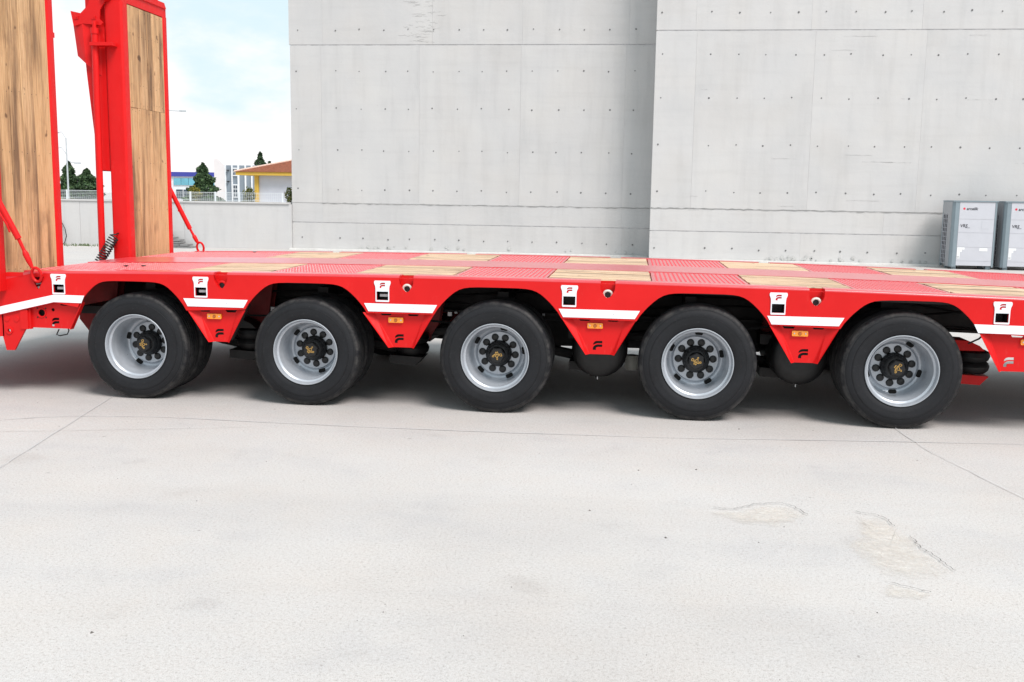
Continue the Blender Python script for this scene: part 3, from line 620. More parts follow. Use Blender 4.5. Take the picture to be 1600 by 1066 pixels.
# planks and chequer plates
XB = [-.90, .3745, 1.0465, 1.6963, 2.4261, 3.107, 3.8536, 4.5363, 5.2421, 5.9031, 6.62, 7.3, 8.0, XEND]
def tread(x0, x1, y0, y1):
    m = MB(); sl_ = (C(x1) - C(x0)) / (x1 - x0); xm = (x0 + x1) / 2
    Z = lambda x: C(x0) + sl_ * (x - x0)
    m.add([(x0 + .004, y0, .9555 + Z(x0)), (x1 - .004, y0, .9555 + Z(x1)), (x1 - .004, y1, .9555 + Z(x1)), (x0 + .004, y1, .9555 + Z(x0)), (x0 + .004, y0, .9795 + Z(x0)), (x1 - .004, y0, .9795 + Z(x1)), (x1 - .004, y1, .9795 + Z(x1)), (x0 + .004, y1, .9795 + Z(x0))],
          [(0, 3, 2, 1), (4, 5, 6, 7), (0, 1, 5, 4), (1, 2, 6, 5), (2, 3, 7, 6), (3, 0, 4, 7)])
    nx = int((x1 - x0 - .02) / .034); ny = int((y1 - y0 - .02) / .034)
    for i in range(nx):
        for j in range(ny):
            cx = x0 + .02 + (i + .5) * .034; cy = y0 + .015 + (j + .5) * .034; a = math.radians(45 if (i + j) % 2 else -45); dx, dy = math.cos(a) * .014, math.sin(a) * .014; px, py = -math.sin(a) * .0038, math.cos(a) * .0038; z = .9795 + Z(cx)
            m.add([(cx - dx, cy - dy, z), (cx - px, cy - py, z), (cx + dx, cy + dy, z), (cx + px, cy + py, z), (cx - dx * .5, cy - dy * .5, z + .003), (cx + dx * .5, cy + dy * .5, z + .003)], [(0, 1, 4), (1, 5, 4), (1, 2, 5), (2, 3, 5), (3, 4, 5), (3, 0, 4)])
    m.build('chequer_plate', RED_DECK, T, smooth=0)
for lane in ((.136, 1.091), (1.849, 2.864)):
    for i in range(len(XB) - 1):
        x0, x1 = XB[i], XB[i + 1]
        if i == 0: x0 = -.71 if True else x0
        if i % 2 == 0 and i > 0 or i == 0: tread(x0 if i else -.88, x1, *lane)
        else:
            n = 7; w = (lane[1] - lane[0]) / n
            for k in range(n):
                ya = lane[0] + k * w + .0025; yb = lane[0] + (k + 1) * w - .0025; j = random.uniform(-.0025, .0015)
                za, zb = C(x0), C(x1); a = x0 + .006 + random.uniform(0, .005); b = x1 - .006 - random.uniform(0, .005)
                c = .003
                vs = []
                for xx, zz in ((a, za), (b, zb)): vs += [(xx, ya, .9556 + zz), (xx, yb, .9556 + zz), (xx, yb, .979 + zz + j), (xx, yb - c, .982 + zz + j), (xx, ya + c, .982 + zz + j), (xx, ya, .979 + zz + j)]
                m = MB(); m.add(vs, [(5, 4, 3, 2, 1, 0), (6, 7, 8, 9, 10, 11)] + [(i_, (i_ + 1) % 6, 6 + (i_ + 1) % 6, 6 + i_) for i_ in range(6)])
                m.build('plank', WOOD_X, T, smooth=0)
# hardware on the first plate
for (x, y) in ((-.30, .60), (-.16, .62), (-.05, 2.75)):
    m = MB(); m.lathe_y([(0, .02), (.004, .02), (.006, .015), (.006, 0)], 10, (0, 0, 0)); m.v = [Vector((v.x + x, v.z + y, v.y + .9835 + C(x))) for v in m.v]; m.build('deck_bolt', DARKM, T)
# F emblem outlines (unit box, z up)
FT = [(.02, .54), (.05, .74), (.20, .92), (.40, .99), (1.0, 1.0), (1.0, .72), (.46, .72), (.26, .66)]
FB = [(0, 0), (.0, .24), (.10, .42), (.28, .55), (.48, .61), (1.0, .61), (1.0, .34), (.54, .33), (.40, .30), (.33, .22), (.33, 0)]
def fem(x, z, w, h): return [[(x + a * w, z + b * h) for a, b in FT][::-1], [(x + a * w, z + b * h) for a, b in FB][::-1]]
# stake pockets
def pocket(x, z, tongue, y=0, sgn=-1):
    o = [(-.050, 0), (-.046, -.004), (.046, -.004), (.050, 0), (.050, .090), (.052, .108), (.060, .128), (.060, .141), (.055, .148), (-.055, .148), (-.060, .141), (-.060, .128), (-.052, .108), (-.050, .090)]
    F1 = fem(-.020, .094, .040, .040)
    m = MB(); m.plate([(x + a, z + b) for a, b in o], -.006, -.0005, [pk_rect(x, z)] + [[(x + a, z + b) for a, b in q] for q in F1]); m.build('stake_pocket', PLATE, T, smooth=20)
    m = MB()  # box behind the opening
    a, b, c, d = x - .0435, x + .0435, z + .007, z + .071; D = .11
    m.add([(a, .015, c), (b, .015, c), (b, .015, d), (a, .015, d), (a, D, c), (b, D, c), (b, D, d), (a, D, d)], [(0, 1, 5, 4), (1, 2, 6, 5), (2, 3, 7, 6), (3, 0, 4, 7), (4, 5, 6, 7)])
    m.build('pocket_box', BLACK, T, smooth=0)
    if tongue: m = MB(); m.box((x - .024, .02, z + .032), (x + .037, .05, z + .050)); m.build('pocket_tongue', GREYP, T, smooth=0)
for i, (x, z) in enumerate(zip(PK, PZ)): pocket(x, z, i < 3)
# lashing recesses with rings
for i, x in enumerate(LR[1:]):
    zt = top(x) - .004; m = MB()
    sh = [(x + a, zt + b) for a, b in LRS]; n = len(sh); in_ = [(x + a * .96, zt + b * .98 + (.018 if b == 0 else 0)) for a, b in LRS]
    vs = [(p[0], .0142, p[1]) for p in sh] + [(p[0], .075, p[1]) for p in in_]
    m.add(vs, [(k, k + 1, n + k + 1, n + k) for k in range(n - 1)] + [tuple(range(n, 2 * n))]); m.build('lashing_recess', RED, T, smooth=0)
    m = MB(); R_, r_ = .0295, .0085; cz = zt - .076
    for k in range(20):
        pass
    pts = [(x + R_ * math.cos(a), .03 - .008 * math.sin(a), cz + R_ * math.sin(a)) for a in [2 * math.pi * k / 20 for k in range(21)]]
    m.tube(pts, r_, 8, False); rg = m.build('lashing_ring', RED if i == 0 else simple('ring_white', (.66, .66, .60), .5), T)
    m = MB(); m.lathe_y([(.036, 0), (.036, .025)], 16, (x, 0, cz)); m.build('ring_bore', BLACK, T)
# reflective strips
def strip(pts):
    m = MB(); m.plate(pts, -.0035, -.0003)
    s_ = m.build('reflective_strip', WHITE, T, smooth=0)
    xs = sorted(p[0] for p in pts); zs = [p[1] for p in pts]
    if len(pts) == 4:
        for f in (.28, .70): q = MB(); q.lathe_y([(-.0015, 0), (-.0015, .003), (0, .004)], 8, (xs[1] * (1 - f) + xs[2] * f, -.0036, sum(zs) / 4)); q.build('rivet', STEEL, s_)
    return s_
strip([(-2.25, .394 + .0), (-1.0, .614 + .062)][:0] or [(-2.3, .325), (-1.0, .618), (-.565, .722), (-.347, .720), (-.322, .776), (-.558, .778), (-1.0, .676), (-2.3, .385)])
for i in range(4):
    a, b = WX[i], WX[i + 1]; ka = .93 if i == 0 else 1; da = 0 if i == 0 else .02; z0 = .7255 + Clow((a + b) / 2) - (.004 if i else 0)
    xl0, xl1 = a + da + .455 * ka, b + .02 - .455
    strip([(xl0 + .012, z0), (xl1 - .012, z0), (xl1 + .022, z0 + .058), (xl0 - .020, z0 + .058)])
strip([(6.035, .693), (XEND, .670), (XEND, .728), (6.005, .751)])
# skirts below the strip
HOLEC = lambda x, z, r, n=14: [(x + r * math.cos(2 * math.pi * k / n), z + r * math.sin(2 * math.pi * k / n)) for k in range(n)]
def skirt(x0, x1, b0, b1, zt, zb, fx, lamp_kind, mat=RED):
    yr = .042; t = .006
    i0, i1 = x0 + .075, x1 - .075; j0, j1 = b0 + .028, b1 - .028
    F_ = fem(fx - .034, zb + .03, .066, .066)
    sl1 = [[(q - .045, zt - .002), (q - .032, zt - .022), (q + .032, zt - .022), (q + .045, zt - .002)] for q in ((x0 + x1) / 2 - .10, (x0 + x1) / 2 + .10)]
    sl1 = [[(a, min(b, zt - .004)) for a, b in s] for s in sl1]
    m = MB(); m.plate([(j0, zb), (j1, zb), (i1, zt), (i1, zt + .03), (i0, zt + .03), (i0, zt)], yr, yr + t, F_ + sl1); s_ = m.build('skirt_panel', mat, T, smooth=20)
    for (oa, ob, ia, ib) in ((x0, b0, i0, j0), (x1, b1, i1, j1)):
        m = MB(); vs = [(oa, .0, zt), (ob, .0, zb), (ib, yr, zb), (ia, yr, zt)]; d = Vector((0, .006, 0)); sg = .006 if oa == x1 else -.006
        vs2 = [(oa, .006, zt), (ob, .006, zb), (ib, yr + t, zb), (ia, yr + t, zt)]
        m.add(vs + vs2, [(0, 1, 2, 3), (7, 6, 5, 4), (0, 4, 5, 1), (1, 5, 6, 2), (2, 6, 7, 3), (3, 7, 4, 0)]); m.build('skirt_flange', mat, T, smooth=0)
    # side marker lamp
    lx, lz = (x0 + x1) / 2 - .025 + (.0), zt - .053
    o = [(-.054, .004), (-.050, 0), (.050, 0), (.054, .004), (.054, .034), (.050, .038), (-.050, .038), (-.054, .034)]
    m = MB(); m.plate([(lx + a, lz - .019 + b) for a, b in o], yr - .016, yr - .0005); lm = m.build('side_marker_light', ORANGE, T, smooth=20)
    m = MB(); m.lathe_y([(-.0045, 0), (-.0045, .010), (0, .013)], 14, (lx, yr - .0162, lz)); m.build('reflector_dome', simple('amber_dark', (.40, .10, .01), .2, coat=.6), lm)
    for q in (-.038, .038): m = MB(); m.lathe_y([(-.002, 0), (-.002, .005), (0, .006)], 8, (lx + q, yr - .0162, lz)); m.build('screw', STEEL, lm)
skirt(.470, .917, .632, .788, .700, .458, .70, 0)
skirt(1.797, 2.318, 1.985, 2.170, .712, .460, 2.055, 1)
skirt(3.228, 3.753, 3.404, 3.605, .714, .457, 3.487, 1)
skirt(4.663, 5.135, 4.820, 4.998, .702, .445, 4.905, 1)
skirt(6.046, 6.76, 6.190, 6.62, .688, .432, 6.262, 1)
# rearmost skirt and its fittings
m = MB(); F0 = fem(-.615, .533, .060, .066)
m.plate([(-.815, .520), (-.452, .518), (-.352, .735), (-.56, .735), (-.815, .675)], .042, .048, F0 + [HOLEC(-.692, .633, .026), HOLEC(-.600, .658, .013), [(-.545, .708), (-.535, .692), (-.485, .692), (-.475, .708)]]); m.build('skirt_panel', RED, T, smooth=20)
m = MB(); m.box((-.80, .09, .54), (-.50, .13, .71)); m.build('socket_housing', DARKM, T, smooth=0)
m = MB(); m.lathe_y([(0, .026), (-.006, .030), (-.006, .036), (0, .038)], 20, (-.692, .0415, .633)); m.build('socket_ring', RED, T)
for a in range(4):
    m = MB(); m.lathe_y([(-.003, 0), (-.003, .005), (0, .006)], 8, (-.692 + .048 * math.cos(.8 + a * 1.57), .0415, .633 + .048 * math.sin(.8 + a * 1.57))); m.build('rivet', BLACK, T)
m = MB(); m.plate([(-.452, .518), (-.446, .518), (-.346, .72), (-.352, .72)], 0.003, .05); m.build('skirt_flange', RED, T, smooth=0)
m = MB(); m.box((-.845, .006, .510), (-.785, .05, .655)); m.box((-.785, .02, .510), (-.770, .049, .66)); m.build('skirt_post', RED, T, smooth=0)
m = MB(); m.plate([(-2.3, .12 + .26), (-2.3, .33), (-1.02, .447), (-.985, .45), (-.985, .625), (-1.6, .49), (-2.3, .34)], .0145, .03); m.build('tail_side_plate', RED, T, smooth=0)
m = MB(); m.plate([(-.995, .444), (-.972, .344), (-.907, .346), (-.815, .502), (-.80, .515), (-.848, .515), (-.848, .665), (-.995, .64)], .0145, .03, [HOLEC(-.940, .495, .012)]); m.build('support_foot', RED, T, smooth=20)
m = MB(); m.lathe_y([(0, .013), (-.008, .013), (-.008, .027), (0, .029)], 18, (-.940, .014, .495)); m.build('pin_boss', RED, T)
for x in (-.955, -.880): m = MB(); m.lathe_y([(-.004, 0), (-.004, .020), (0, .022)], 18, (x, .014, .583)); m.build('bolt_cap', RED, T)
m = MB(); m.tube([(-.49, .05, .53), (-.487, .05, .50), (-.50, .05, .475), (-.56, .05, .462), (-.585, .05, .470), (-.565, .05, .51)], .005, 6); m.build('rope_hook', DARKM, T)

for q in [o for o in T.children if o.name.split('.')[0] in ('skirt_panel', 'skirt_flange', 'reflective_strip')]:
    w_ = WL[q.name]; c_ = inst(q, q.name.split('.')[0], T, (w_.x, 3.0 - w_.y, w_.z)); c_.scale = (1, -1, 1)
# ---------------------------------------------------------------- wheels
def rim_profile():
    return [(-.002, .2425), (.0, .2435), (-.004, .2405), (-.004, .237), (.004, .232), (.018, .2285), (.030, .226), (.036, .221), (.040, .214), (.050, .211), (.066, .209), (.080, .207), (.092, .204), (.10, .203), (.150, .202), (.205, .202), (.226, .200), (.240, .194), (.249, .184), (.252, .174), (.249, .164), (.238, .1585), (.2345, .155), (.234, .150), (.234, .082)]
def tyre_profile(w=.235):
    half = [(.024, .238), (.006, .243), (-.001, .256), (-.006, .275), (-.0075, .283), (-.0075, .290), (-.0095, .300), (-.010, .318), (-.0095, .326), (-.006, .328), (-.006, .334), (-.002, .350), (.004, .364), (.007, .366), (.007, .371), (.012, .380), (.018, .388), (.026, .394), (.036, .3975), (.046, .3985), (.048, .392), (.054, .392), (.056, .399), (.080, .3998), (.082, .390), (.090, .390), (.092, .400), (w / 2 - .006, .400), (w / 2 - .004, .391)]
    return half + [(w - y, r) for y, r in reversed(half)]
NUTR, HUBD = .120, .234
proto = None
def build_wheel(cx, yo, rot, parent):
    w = part_empty('wheel', parent, (cx, yo, .40))
    c = (cx, yo, .40)
    m = MB(); m.lathe_y(tyre_profile(), 96, c); m.build('tyre', TYRE, w, origin=c, smooth=30)
    m = MB(); m.lathe_y(rim_profile(), 80, c); m.build('rim', RIMM, w, origin=c, smooth=28)
    # hub cap, lathed steps then a six sided front
    m = MB(); m.lathe_y([(.236, .095), (.205, .094), (.195, .090), (.190, .084), (.172, .082), (.160, .076), (.150, .068), (.146, .060)], 40, c)
    s6 = 6; vs = []
    for yy, rr in ((.150, .062), (.122, .058), (.116, .052)): vs += [(cx + rr * math.sin(rot + k * math.pi / 3), yo + yy, .4 + rr * math.cos(rot + k * math.pi / 3)) for k in range(6)]
    m.add(vs, [(k, (k + 1) % 6, 6 + (k + 1) % 6, 6 + k) for k in range(6)] + [(6 + k, 6 + (k + 1) % 6, 12 + (k + 1) % 6, 12 + k) for k in range(6)] + [tuple(range(12, 18))])
    m.build('hub_cap', BLACK, w, origin=c, smooth=30)
    for k in range(10):
        a = rot + .3 + k * math.pi / 5; x, z = cx + NUTR * math.sin(a), .4 + NUTR * math.cos(a)
        m = MB(); m.lathe_y([(.2335, .0262), (.228, .0258), (.222, .0225), (.219, .015), (.218, 0)], 14, (x, yo, z)); m.build('wheel_nut', BLACK, w)
    for k in range(5):
        a = rot + .1 + k * 2 * math.pi / 5; rr = .181; er = Vector((math.sin(a), 0, math.cos(a))); et = Vector((math.cos(a), 0, -math.sin(a)))
        nrm = Vector((0, -1, 0)) * .62 - er * .78; up_ = er * .62 - Vector((0, 1, 0)) * .78; up_ = (er * .90 + Vector((0, -1, 0)) * .43)
        p = Vector((cx, yo + .2465, .4)) + er * rr; vs = []
        for q in range(18): t = 2 * math.pi * q / 18; vs.append(p + et * .0275 * math.cos(t) + up_ * .0235 * math.sin(t) - Vector((0, .0035, 0)))
        m = MB(); m.add(vs, [tuple(range(18))]); m.build('hand_hole', HOLE, w, smooth=0)
    # gold emblem
    m = MB(); M2 = Matrix.Rotation(rot * 1.0 + .4, 4, 'Y')
    def seg(a, b, th=.0032):
        d = Vector((b[0] - a[0], 0, b[1] - a[1])); n_ = Vector((-d.z, 0, d.x)).normalized() * th / 2; A = Vector((a[0], 0, a[1])); B = Vector((b[0], 0, b[1]))
        m.add([M2 @ q + Vector((cx, yo + .1145, .4)) for q in (A + n_, B + n_, B - n_, A - n_)], [(0, 1, 2, 3)])
    def poly(ps):
        for i in range(len(ps) - 1): seg(ps[i], ps[i + 1])
    S = 1.25
    def sc(ps): return [(a * S, b * S) for a, b in ps]
    poly(sc([(-.014, -.008), (0, .016), (.014, -.008), (-.014, -.008)])); poly(sc([(-.006, -.003), (.006, -.003)]))
    poly(sc([(-.028, .006), (-.028, -.006), (-.020, -.007), (-.015, -.001), (-.020, .006), (-.028, .006)]))
    poly(sc([(.017, -.008), (.017, .006), (.025, .006), (.027, .001), (.023, -.002), (.017, -.002)]))
    poly(sc([(-.009, -.012), (-.006, -.022), (-.001, -.014), (.004, -.022), (.007, -.012)])); poly(sc([(-.004, .018), (0, .026), (.004, .018)]))
    m.build('gold_emblem', GOLD, w, smooth=0)
    return w
ROT = [1.1, .25, 2.6, .0, 1.75]
for i, cx in enumerate(WX):
    w_ = build_wheel(cx, .04, ROT[i], T)
    if i >= 2: k_ = (1.02, 1.035, 1.025)[i - 2]; w_.scale = (k_, 1, k_); w_.location.z = .40 * k_ - .002
# inner tyres, and the far side pairs
inner_tyre = None
def inner_wheel(cx, y, far=False):
    w = part_empty('wheel', T, (cx, y, .40)); c = (cx, y, .40)
    global inner_tyre, inner_rim
    if inner_tyre is None:
        m = MB(); m.lathe_y(tyre_profile(), 72, c); inner_tyre = m.build('tyre', TYRE, w, origin=c, smooth=30)
        m = MB(); m.lathe_y([(.0, .2425), (.02, .225), (.05, .205), (.18, .205), (.21, .225), (.235, .2425)], 48, c); m.lathe_y([(.12, .21), (.12, .05)], 48, c); inner_rim = m.build('rim', RIMM, w, origin=c, smooth=28)
    else: inst(inner_tyre, 'tyre', w, c); inst(inner_rim, 'rim', w, c)
for cx in WX:
    inner_wheel(cx, .315); inner_wheel(cx, 2.45); inner_wheel(cx, 2.725)

# ---------------------------------------------------------------- running gear
for i, cx in enumerate(WX):
    m = MB(); m.tube([(cx, .18, .40), (cx, 2.82, .40)], .058, 16); m.build('axle', DARKM, T)
    for y in (.78, 2.1):
        m = MB(); m.plate([(cx - .82, .86), (cx - .86, .50), (cx - .78, .40), (cx - .64, .40), (cx - .55, .55), (cx - .50, .86)], y, y + .012); m.plate([(cx - .82, .86), (cx - .86, .50), (cx - .78, .40), (cx - .64, .40), (cx - .55, .55), (cx - .50, .86)], y + .11, y + .122); m.build('suspension_hanger', RED_DARK, T, smooth=0)
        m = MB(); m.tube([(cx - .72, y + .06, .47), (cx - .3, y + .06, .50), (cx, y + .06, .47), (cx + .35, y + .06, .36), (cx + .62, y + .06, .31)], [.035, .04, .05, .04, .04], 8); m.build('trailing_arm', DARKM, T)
    for y in (.66, 2.16):
        bx = cx + .66; q = MB()
        prof = [(0, .06), (.0, .10), (.02, .122), (.05, .130), (.075, .118), (.085, .105), (.095, .118), (.125, .130), (.155, .120), (.17, .09), (.17, .04)]
        q.lathe_y(prof, 28); q.v = [Vector((v.x + bx, v.z + y + .05, v.y + .315)) for v in q.v]; q.build('air_spring', BLACK, T)
        m = MB(); m.plate([(bx - .16, .245), (bx + .04, .235), (bx + .10, .30), (bx - .16, .312)], y - .06, y + .16); m.build('air_spring_seat', RED if i == 4 else DARKM, T, smooth=0)  # seats and brackets on the other axles blackened to deepen underbody shade
        m = MB(); m.plate([(bx - .17, .488), (bx + .06, .488), (bx + .02, .525), (bx - .06, .56), (bx - .17, .565)], y - .06, y + .16); m.build('air_spring_bracket', RED if i == 4 else DARKM, T, smooth=0)
    m = MB(); m.lathe_y([(0, 0), (0, .07), (.02, .08), (.11, .08), (.13, .06), (.13, 0)], 18); m.v = [Vector((cx - .22 + v.y, .62 + v.x, .52 + v.z)) for v in m.v]; m.build('brake_chamber', BLACK, T)
for y in (.98, 1.86):
    for x0 in (0,):
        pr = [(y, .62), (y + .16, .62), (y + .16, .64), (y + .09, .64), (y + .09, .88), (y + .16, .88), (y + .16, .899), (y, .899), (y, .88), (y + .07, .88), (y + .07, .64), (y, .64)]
        m = MB(); m.prism_x(pr, [-1.0, 2.0, 5.0, XEND], lambda x: min(0, C(x)) * .9 ); m.build('chassis_beam', DARKM, T, smooth=0)  # red beams coloured dark to paint the underbody shade
for k in range(14):
    x = -.75 + k * .7; m = MB(); m.box((x - .04, .5, .76), (x + .04, 2.5, .84)); m.build('crossmember', DARKM, T, smooth=0)  # coloured dark for the shade under the deck
for x, z in ((3.49, .435), (4.935, .430)):
    m = MB(); m.lathe_y([(0, 0), (.0, .12), (.012, .175), (.035, .200), (.07, .208), (.75, .208), (.80, .18), (.81, 0)], 40, (x, .36, z)); tk = m.build('air_tank', BLACK, T, smooth=50)
    m = MB(); m.tube([(x - .01, .42, z - .205), (x - .01, .42, z - .225)], .005, 6); m.build('drain_valve', STEEL, tk)
    for yy in (.5, .9): m = MB(); m.box((x - .03, yy, z + .2), (x + .03, yy + .04, .84)); m.build('tank_strap', DARKM, tk, smooth=0)
m = MB(); m.lathe_y([(0, 0), (0, .045), (.01, .055), (.12, .055), (.13, 0)], 20); m.v = [Vector((3.73 + v.x, 1.15 + v.z, .15 + v.y + .02)) for v in m.v]; m.build('grease_canister', simple('cream_plastic', (.62, .62, .56), .5), T)
m = MB()
for k in range(9):
    y = random.uniform(.5, 2.4); z = random.uniform(.62, .8); pts = [(-.4 + q * .55, y + random.uniform(-.05, .05), z + random.uniform(-.06, .04)) for q in range(13)]; m.tube(pts, .009, 5)
m.tube([(6.12, .45, .56), (6.18, .42, .60), (6.22, .38, .66), (6.3, .36, .70)], .007, 6)
m.build('air_hose', BLACK, T, kind='stuff')
for x in (2.32, 3.0, 3.7, 5.2, .9, 1.0):
    m = MB(); m.box((x - .016, .62, .63), (x + .016, .66, .66)); m.tube([(x + .04, .62, .66), (x + .06, .62, .66)], .010, 8); m.build('valve_block', STEEL, T)
for xa, xb in ((-.1, .7), (1.5, 2.05), (2.35, 3.3), (3.62, 4.75), (5.05, 5.5)):
    m = MB(); m.box((xa, 1.2, .34), (xb, 1.6, .70)); m.build('under_light_block', DARKM, T, smooth=0)  # added dark boxes that block light beneath the trailer
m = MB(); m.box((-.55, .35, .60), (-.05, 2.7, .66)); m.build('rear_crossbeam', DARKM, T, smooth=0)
for (xa, xb) in ((.694, .710), (2.058, 2.078), (3.49, 3.505), (4.90, 4.909)):
    m = MB(); m.plate([(xa - .08, .465), (xa + .08, .465), (xb + .20, .73), (xb - .20, .73)], .10, .13); m.build('skirt_light_block', DARKM, T, smooth=0)  # added plates that keep light out of the skirt cut-outs
# front end beyond the picture
m = MB(); m.box((XEND, .1, .55), (XEND + .12, 2.9, .93)); m.build('front_bulkhead', RED, T, smooth=0)
for y in (.4, 2.4):
    m = MB(); m.box((7.95, y, .02), (8.1, y + .15, .88)); m.box((7.85, y - .05, .0), (8.2, y + .2, .03)); m.build('landing_leg', RED, T, smooth=0)

# ---------------------------------------------------------------- loading ramps
def ramp(y0, y1, wy0, wy1, low_cuts, up_cuts, near):
    X0, X1, Z0, Z1 = -1.105, -.935, .80, 3.37
    m = MB(); r = .022
    # two stiles with rounded corners
    def stile(a, b):
        pr = []
        for (cx, cy, a0) in ((X1 - r, a + r, -90), (X1 - r, b - r, 0), (X0 + r, b - r, 90), (X0 + r, a + r, 180)):
            for q in range(5): t = math.radians(a0 + q * 22.5); pr.append((cx + r * math.cos(t), cy + r * math.sin(t)))
        n = len(pr); m.add([(p, q, Z0) for p, q in pr] + [(p, q, Z1 - .12) for p, q in pr], [tuple(reversed(range(n))), tuple(range(n, 2 * n))] + [(i, (i + 1) % n, n + (i + 1) % n, n + i) for i in range(n)])
    stile(y0, wy0); stile(wy1, y1)
    m.box((X0 + .004, wy0, Z0 + .002), (X1 - .004, wy1, .915)); m.box((X0 + .02, wy0, .915), (X1 - .035, wy1, Z1 - .13))
    m.plate([], 0, 0) if False else None
    # top rail, chamfered nose
    tp = [(y0 + .01, Z1 - .125), (y1 - .01, Z1 - .125), (y1 - .01, Z1 - .03), (y1 - .05, Z1), (y0 + .05, Z1), (y0 + .01, Z1 - .03)]
    m.prism_x(tp, [X0 + .01, X1 - .008]); m.prism_x([(y0 + .02, Z1 - .04), (y1 - .02, Z1 - .04), (y1 - .06, Z1 + .012), (y0 + .06, Z1 + .012)], [X0 + .02, X1 + .004])
    rp = m.build('loading_ramp', RED, T, smooth=40)
    for (za, zb, cuts) in (((.922, 3.235, low_cuts),) if near else ((.922, 2.319, low_cuts), (2.321, Z1 - .135, up_cuts))):
        for i in range(len(cuts) - 1):
            a, b = cuts[i] + .0025, cuts[i + 1] - .0025; j = random.uniform(-.003, .002); c = .004; X = X1 - .004 + j
            vs = []
            for z in (za, zb): vs += [(X - .03, a, z), (X - c, a, z), (X, a + c, z), (X, b - c, z), (X - c, b, z), (X - .03, b, z)]
            m = MB(); m.add(vs, [(5, 4, 3, 2, 1, 0), (6, 7, 8, 9, 10, 11)] + [(q, (q + 1) % 6, 6 + (q + 1) % 6, 6 + q) for q in range(6)]); m.build('plank', WOOD_Z, rp, smooth=0)
            mm = MB()
            for z in (za + .04, (za + zb) / 2 - .25, (za + zb) / 2 + .2, zb - .03):
                for y in (a + .03, b - .03): zj = z + random.uniform(-.015, .015); mm.box((X - .001, y - .003, zj - .003), (X + .0008, y + .003, zj + .003))
            mm.build('nail', DARKM, rp, smooth=0)
    # folded toe section behind
    yy0, yy1 = y0 + .02, y1 - .02
    m = MB(); m.plate([(-1.11, 1.73), (-1.11, 3.02), (-1.33, 3.04), (-1.30, 2.60), (-1.222, 1.745)], yy0, yy0 + .014); m.plate([(-1.11, 1.73), (-1.11, 3.02), (-1.33, 3.04), (-1.30, 2.60), (-1.222, 1.745)], yy1 - .014, yy1)
    m.plate([(-1.222, 1.745), (-1.212, 1.73), (-1.318, 3.04), (-1.33, 3.04)], yy0 + .015, yy1 - .015); m.build('toe_flap', RED, rp, smooth=0)
    m = MB(); m.box((-1.30, yy0 + .02, 2.9), (-1.106, yy1 - .02, 3.34)); m.build('toe_hinge_block', RED, rp, smooth=0)
    m = MB()
    A = [(-1.415, 3.155), (-1.378, 2.765)]; B = [(-1.300, 3.05), (-1.275, 2.70)]; D_ = [(-1.165, 3.03), (-1.150, 2.585)]
    y = yy0 - .005
    vs = [(A[0][0], y - .01, A[0][1]), (A[1][0], y, A[1][1]), (B[1][0], y - .045, B[1][1] - .01), (B[0][0], y - .045, B[0][1]), (D_[1][0], y + .005, D_[1][1]), (D_[0][0], y + .005, D_[0][1])]
    vs += [(p[0] + .0, p[1] + .012, p[2]) for p in vs]
    m.add(vs, [(0, 1, 2, 3), (3, 2, 4, 5), (6, 9, 8, 7), (9, 11, 10, 8), (0, 6, 7, 1), (1, 7, 8, 2), (2, 8, 10, 4), (4, 10, 11, 5), (5, 11, 9, 3), (3, 9, 6, 0)]); 
    m.add([(A[0][0], y, A[0][1]), (A[1][0], y, A[1][1]), (A[1][0], yy1, A[1][1]), (A[0][0], yy1, A[0][1]), (A[0][0] + .012, y, A[0][1]), (A[1][0] + .012, y, A[1][1]), (A[1][0] + .012, yy1, A[1][1]), (A[0][0] + .012, yy1, A[0][1])], [(0, 1, 2, 3), (7, 6, 5, 4), (0, 4, 5, 1), (1, 5, 6, 2), (2, 6, 7, 3), (3, 7, 4, 0)])
    m.build('toe_lip', RED, rp, smooth=0)
    brk = [(-1.405, 3.155), (-1.31, 3.135), (-1.24, 3.20), (-1.215, 3.27), (-1.205, 3.50), (-1.02, 3.50), (-1.0, 3.36), (-1.02, 3.27), (-1.08, 3.23), (-1.125, 3.16), (-1.13, 3.08), (-1.10, 3.05), (-1.12, 3.03), (-1.20, 3.035), (-1.29, 3.045), (-1.38, 3.02)]
    for ya in (y0 - .03, y1 - .05): m = MB(); m.plate(brk[::-1], ya, ya + .016); m.build('hinge_bracket', RED, rp, smooth=20)
    m = MB(); m.lathe_y([(0, 0), (0, .02), (.004, .032), (.03, .034), (.9 * (y1 - y0), .034)], 20, (-1.07, y0 - .06, 3.275)); m.build('hinge_pin', RED, rp)
    for x, z in ((-1.35, 3.09), (-1.185, 3.09)): m = MB(); m.box((x - .02, y0 - .036, z - .008), (x + .02, y0 - .031, z + .008)); m.lathe_y([(-.008, 0), (-.008, .01), (0, .01)], 8, (x + .01, y0 - .032, z + .012)); m.build('hinge_bolt', RED, rp, smooth=0)
    # lift ram, its clamp arm
    py = y0 - .05
    m = MB(); m.tube([(-1.185, py, .60), (-1.178, py, 2.2), (-1.172, py, 2.98)], .030, 16); m.tube([(-1.172, py, 2.98), (-1.172, py, 3.06)], .018, 10); m.tube([(-1.172, py, 2.95), (-1.172, py, 3.0)], .036, 16); m.build('lift_ram', RED, rp)
    m = MB(); m.box((-1.20, py - .05, 2.842), (-.985, y0 - .001, 2.872)); m.build('ram_clamp', RED, rp, smooth=0)
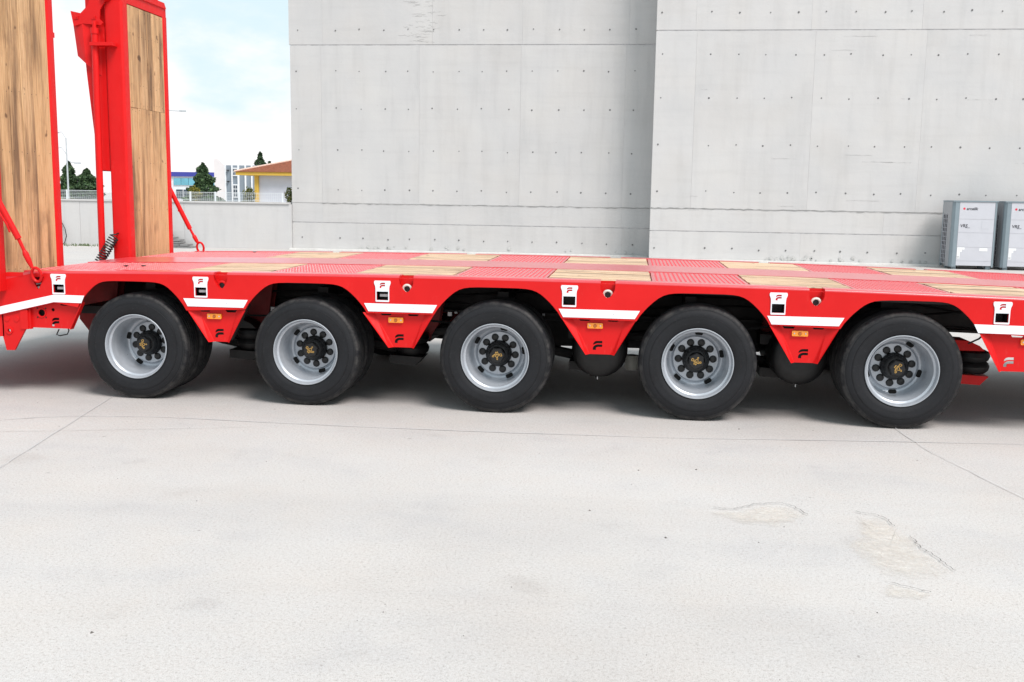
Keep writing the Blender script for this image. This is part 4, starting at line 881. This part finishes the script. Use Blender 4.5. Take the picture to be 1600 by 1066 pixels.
    # balance spring
    m = MB(); A_ = Vector((-1.045, y0 - .05, 1.15)); B_ = Vector((-1.215, y0 - .10, .86)); d = (B_ - A_); u = d.normalized().orthogonal(); w = d.normalized().cross(u); pts = [A_ + Vector((.0, .05, .01)), A_]
    for k in range(13 * 12 + 1): t = k / (13 * 12); a = k / 12 * 2 * math.pi; pts.append(A_ + d * (.08 + .92 * t) + (u * math.cos(a) + w * math.sin(a)) * .030)
    m.tube(pts, .0065, 6); m.build('balance_spring', BLACK, rp)
    return rp
ramp(1.915, 2.835, 2.035, 2.745, [2.035, 2.165, 2.42, 2.745], [2.035, 2.265, 2.40, 2.53, 2.65, 2.745], False)
ramp(-.115, .805, .015, .705, [.015, .165, .325, .485, .705], [.015, .155, .330, .490, .60, .705], True)
m = MB(); m.box((-1.0, .806, 2.76), (-.955, .84, 2.80)); m.build('ramp_lug', RED, T, smooth=0)
# adjustable stays with hook eyes
def stay(A, B, Cc, ringc, y):
    m = MB(); A, B, Cc = Vector(A), Vector(B), Vector(Cc)
    m.tube([A, B], .023, 14); m.build('ramp_stay', RED, T)
    m = MB(); m.tube([B, B.lerp(Cc, .45)], .013, 10); m.tube([B.lerp(Cc, .40), B.lerp(Cc, .5), B.lerp(Cc, .75), Cc], [.014, .022, .020, .012], 10); m.build('stay_rod', RED, T)
    m = MB(); c = Vector(ringc); pts = [c + Vector((.036 * math.cos(t), -.012 * math.sin(t), .052 * math.sin(t))) for t in [2 * math.pi * k / 20 for k in range(21)]]; m.tube(pts, .011, 8, False); m.build('hook_ring', RED, T)
stay((-1.02, -.12, 1.72), (-.782, -.06, 1.19), (-.705, -.03, .975), (-.676, -.025, .925), 0)
m = MB(); m.tube([(-.90, -.145, 1.40), (-.86, -.155, 1.38), (-.82, -.14, 1.30), (-.81, -.12, 1.24)], .007, 6); m.build('stay_handle', RED, T)
stay((-1.03, 2.87, 1.68), (-.811, 2.95, 1.173), (-.735, 2.97, 1.02), (-.715, 2.97, .985), 3)
m = MB(); m.box((-.915, 2.9, 1.35), (-.895, 2.93, 1.40)); m.build('stay_handle', RED, T)
m = MB(); m.box((-.735, .001, .86), (-.635, .016, .865));
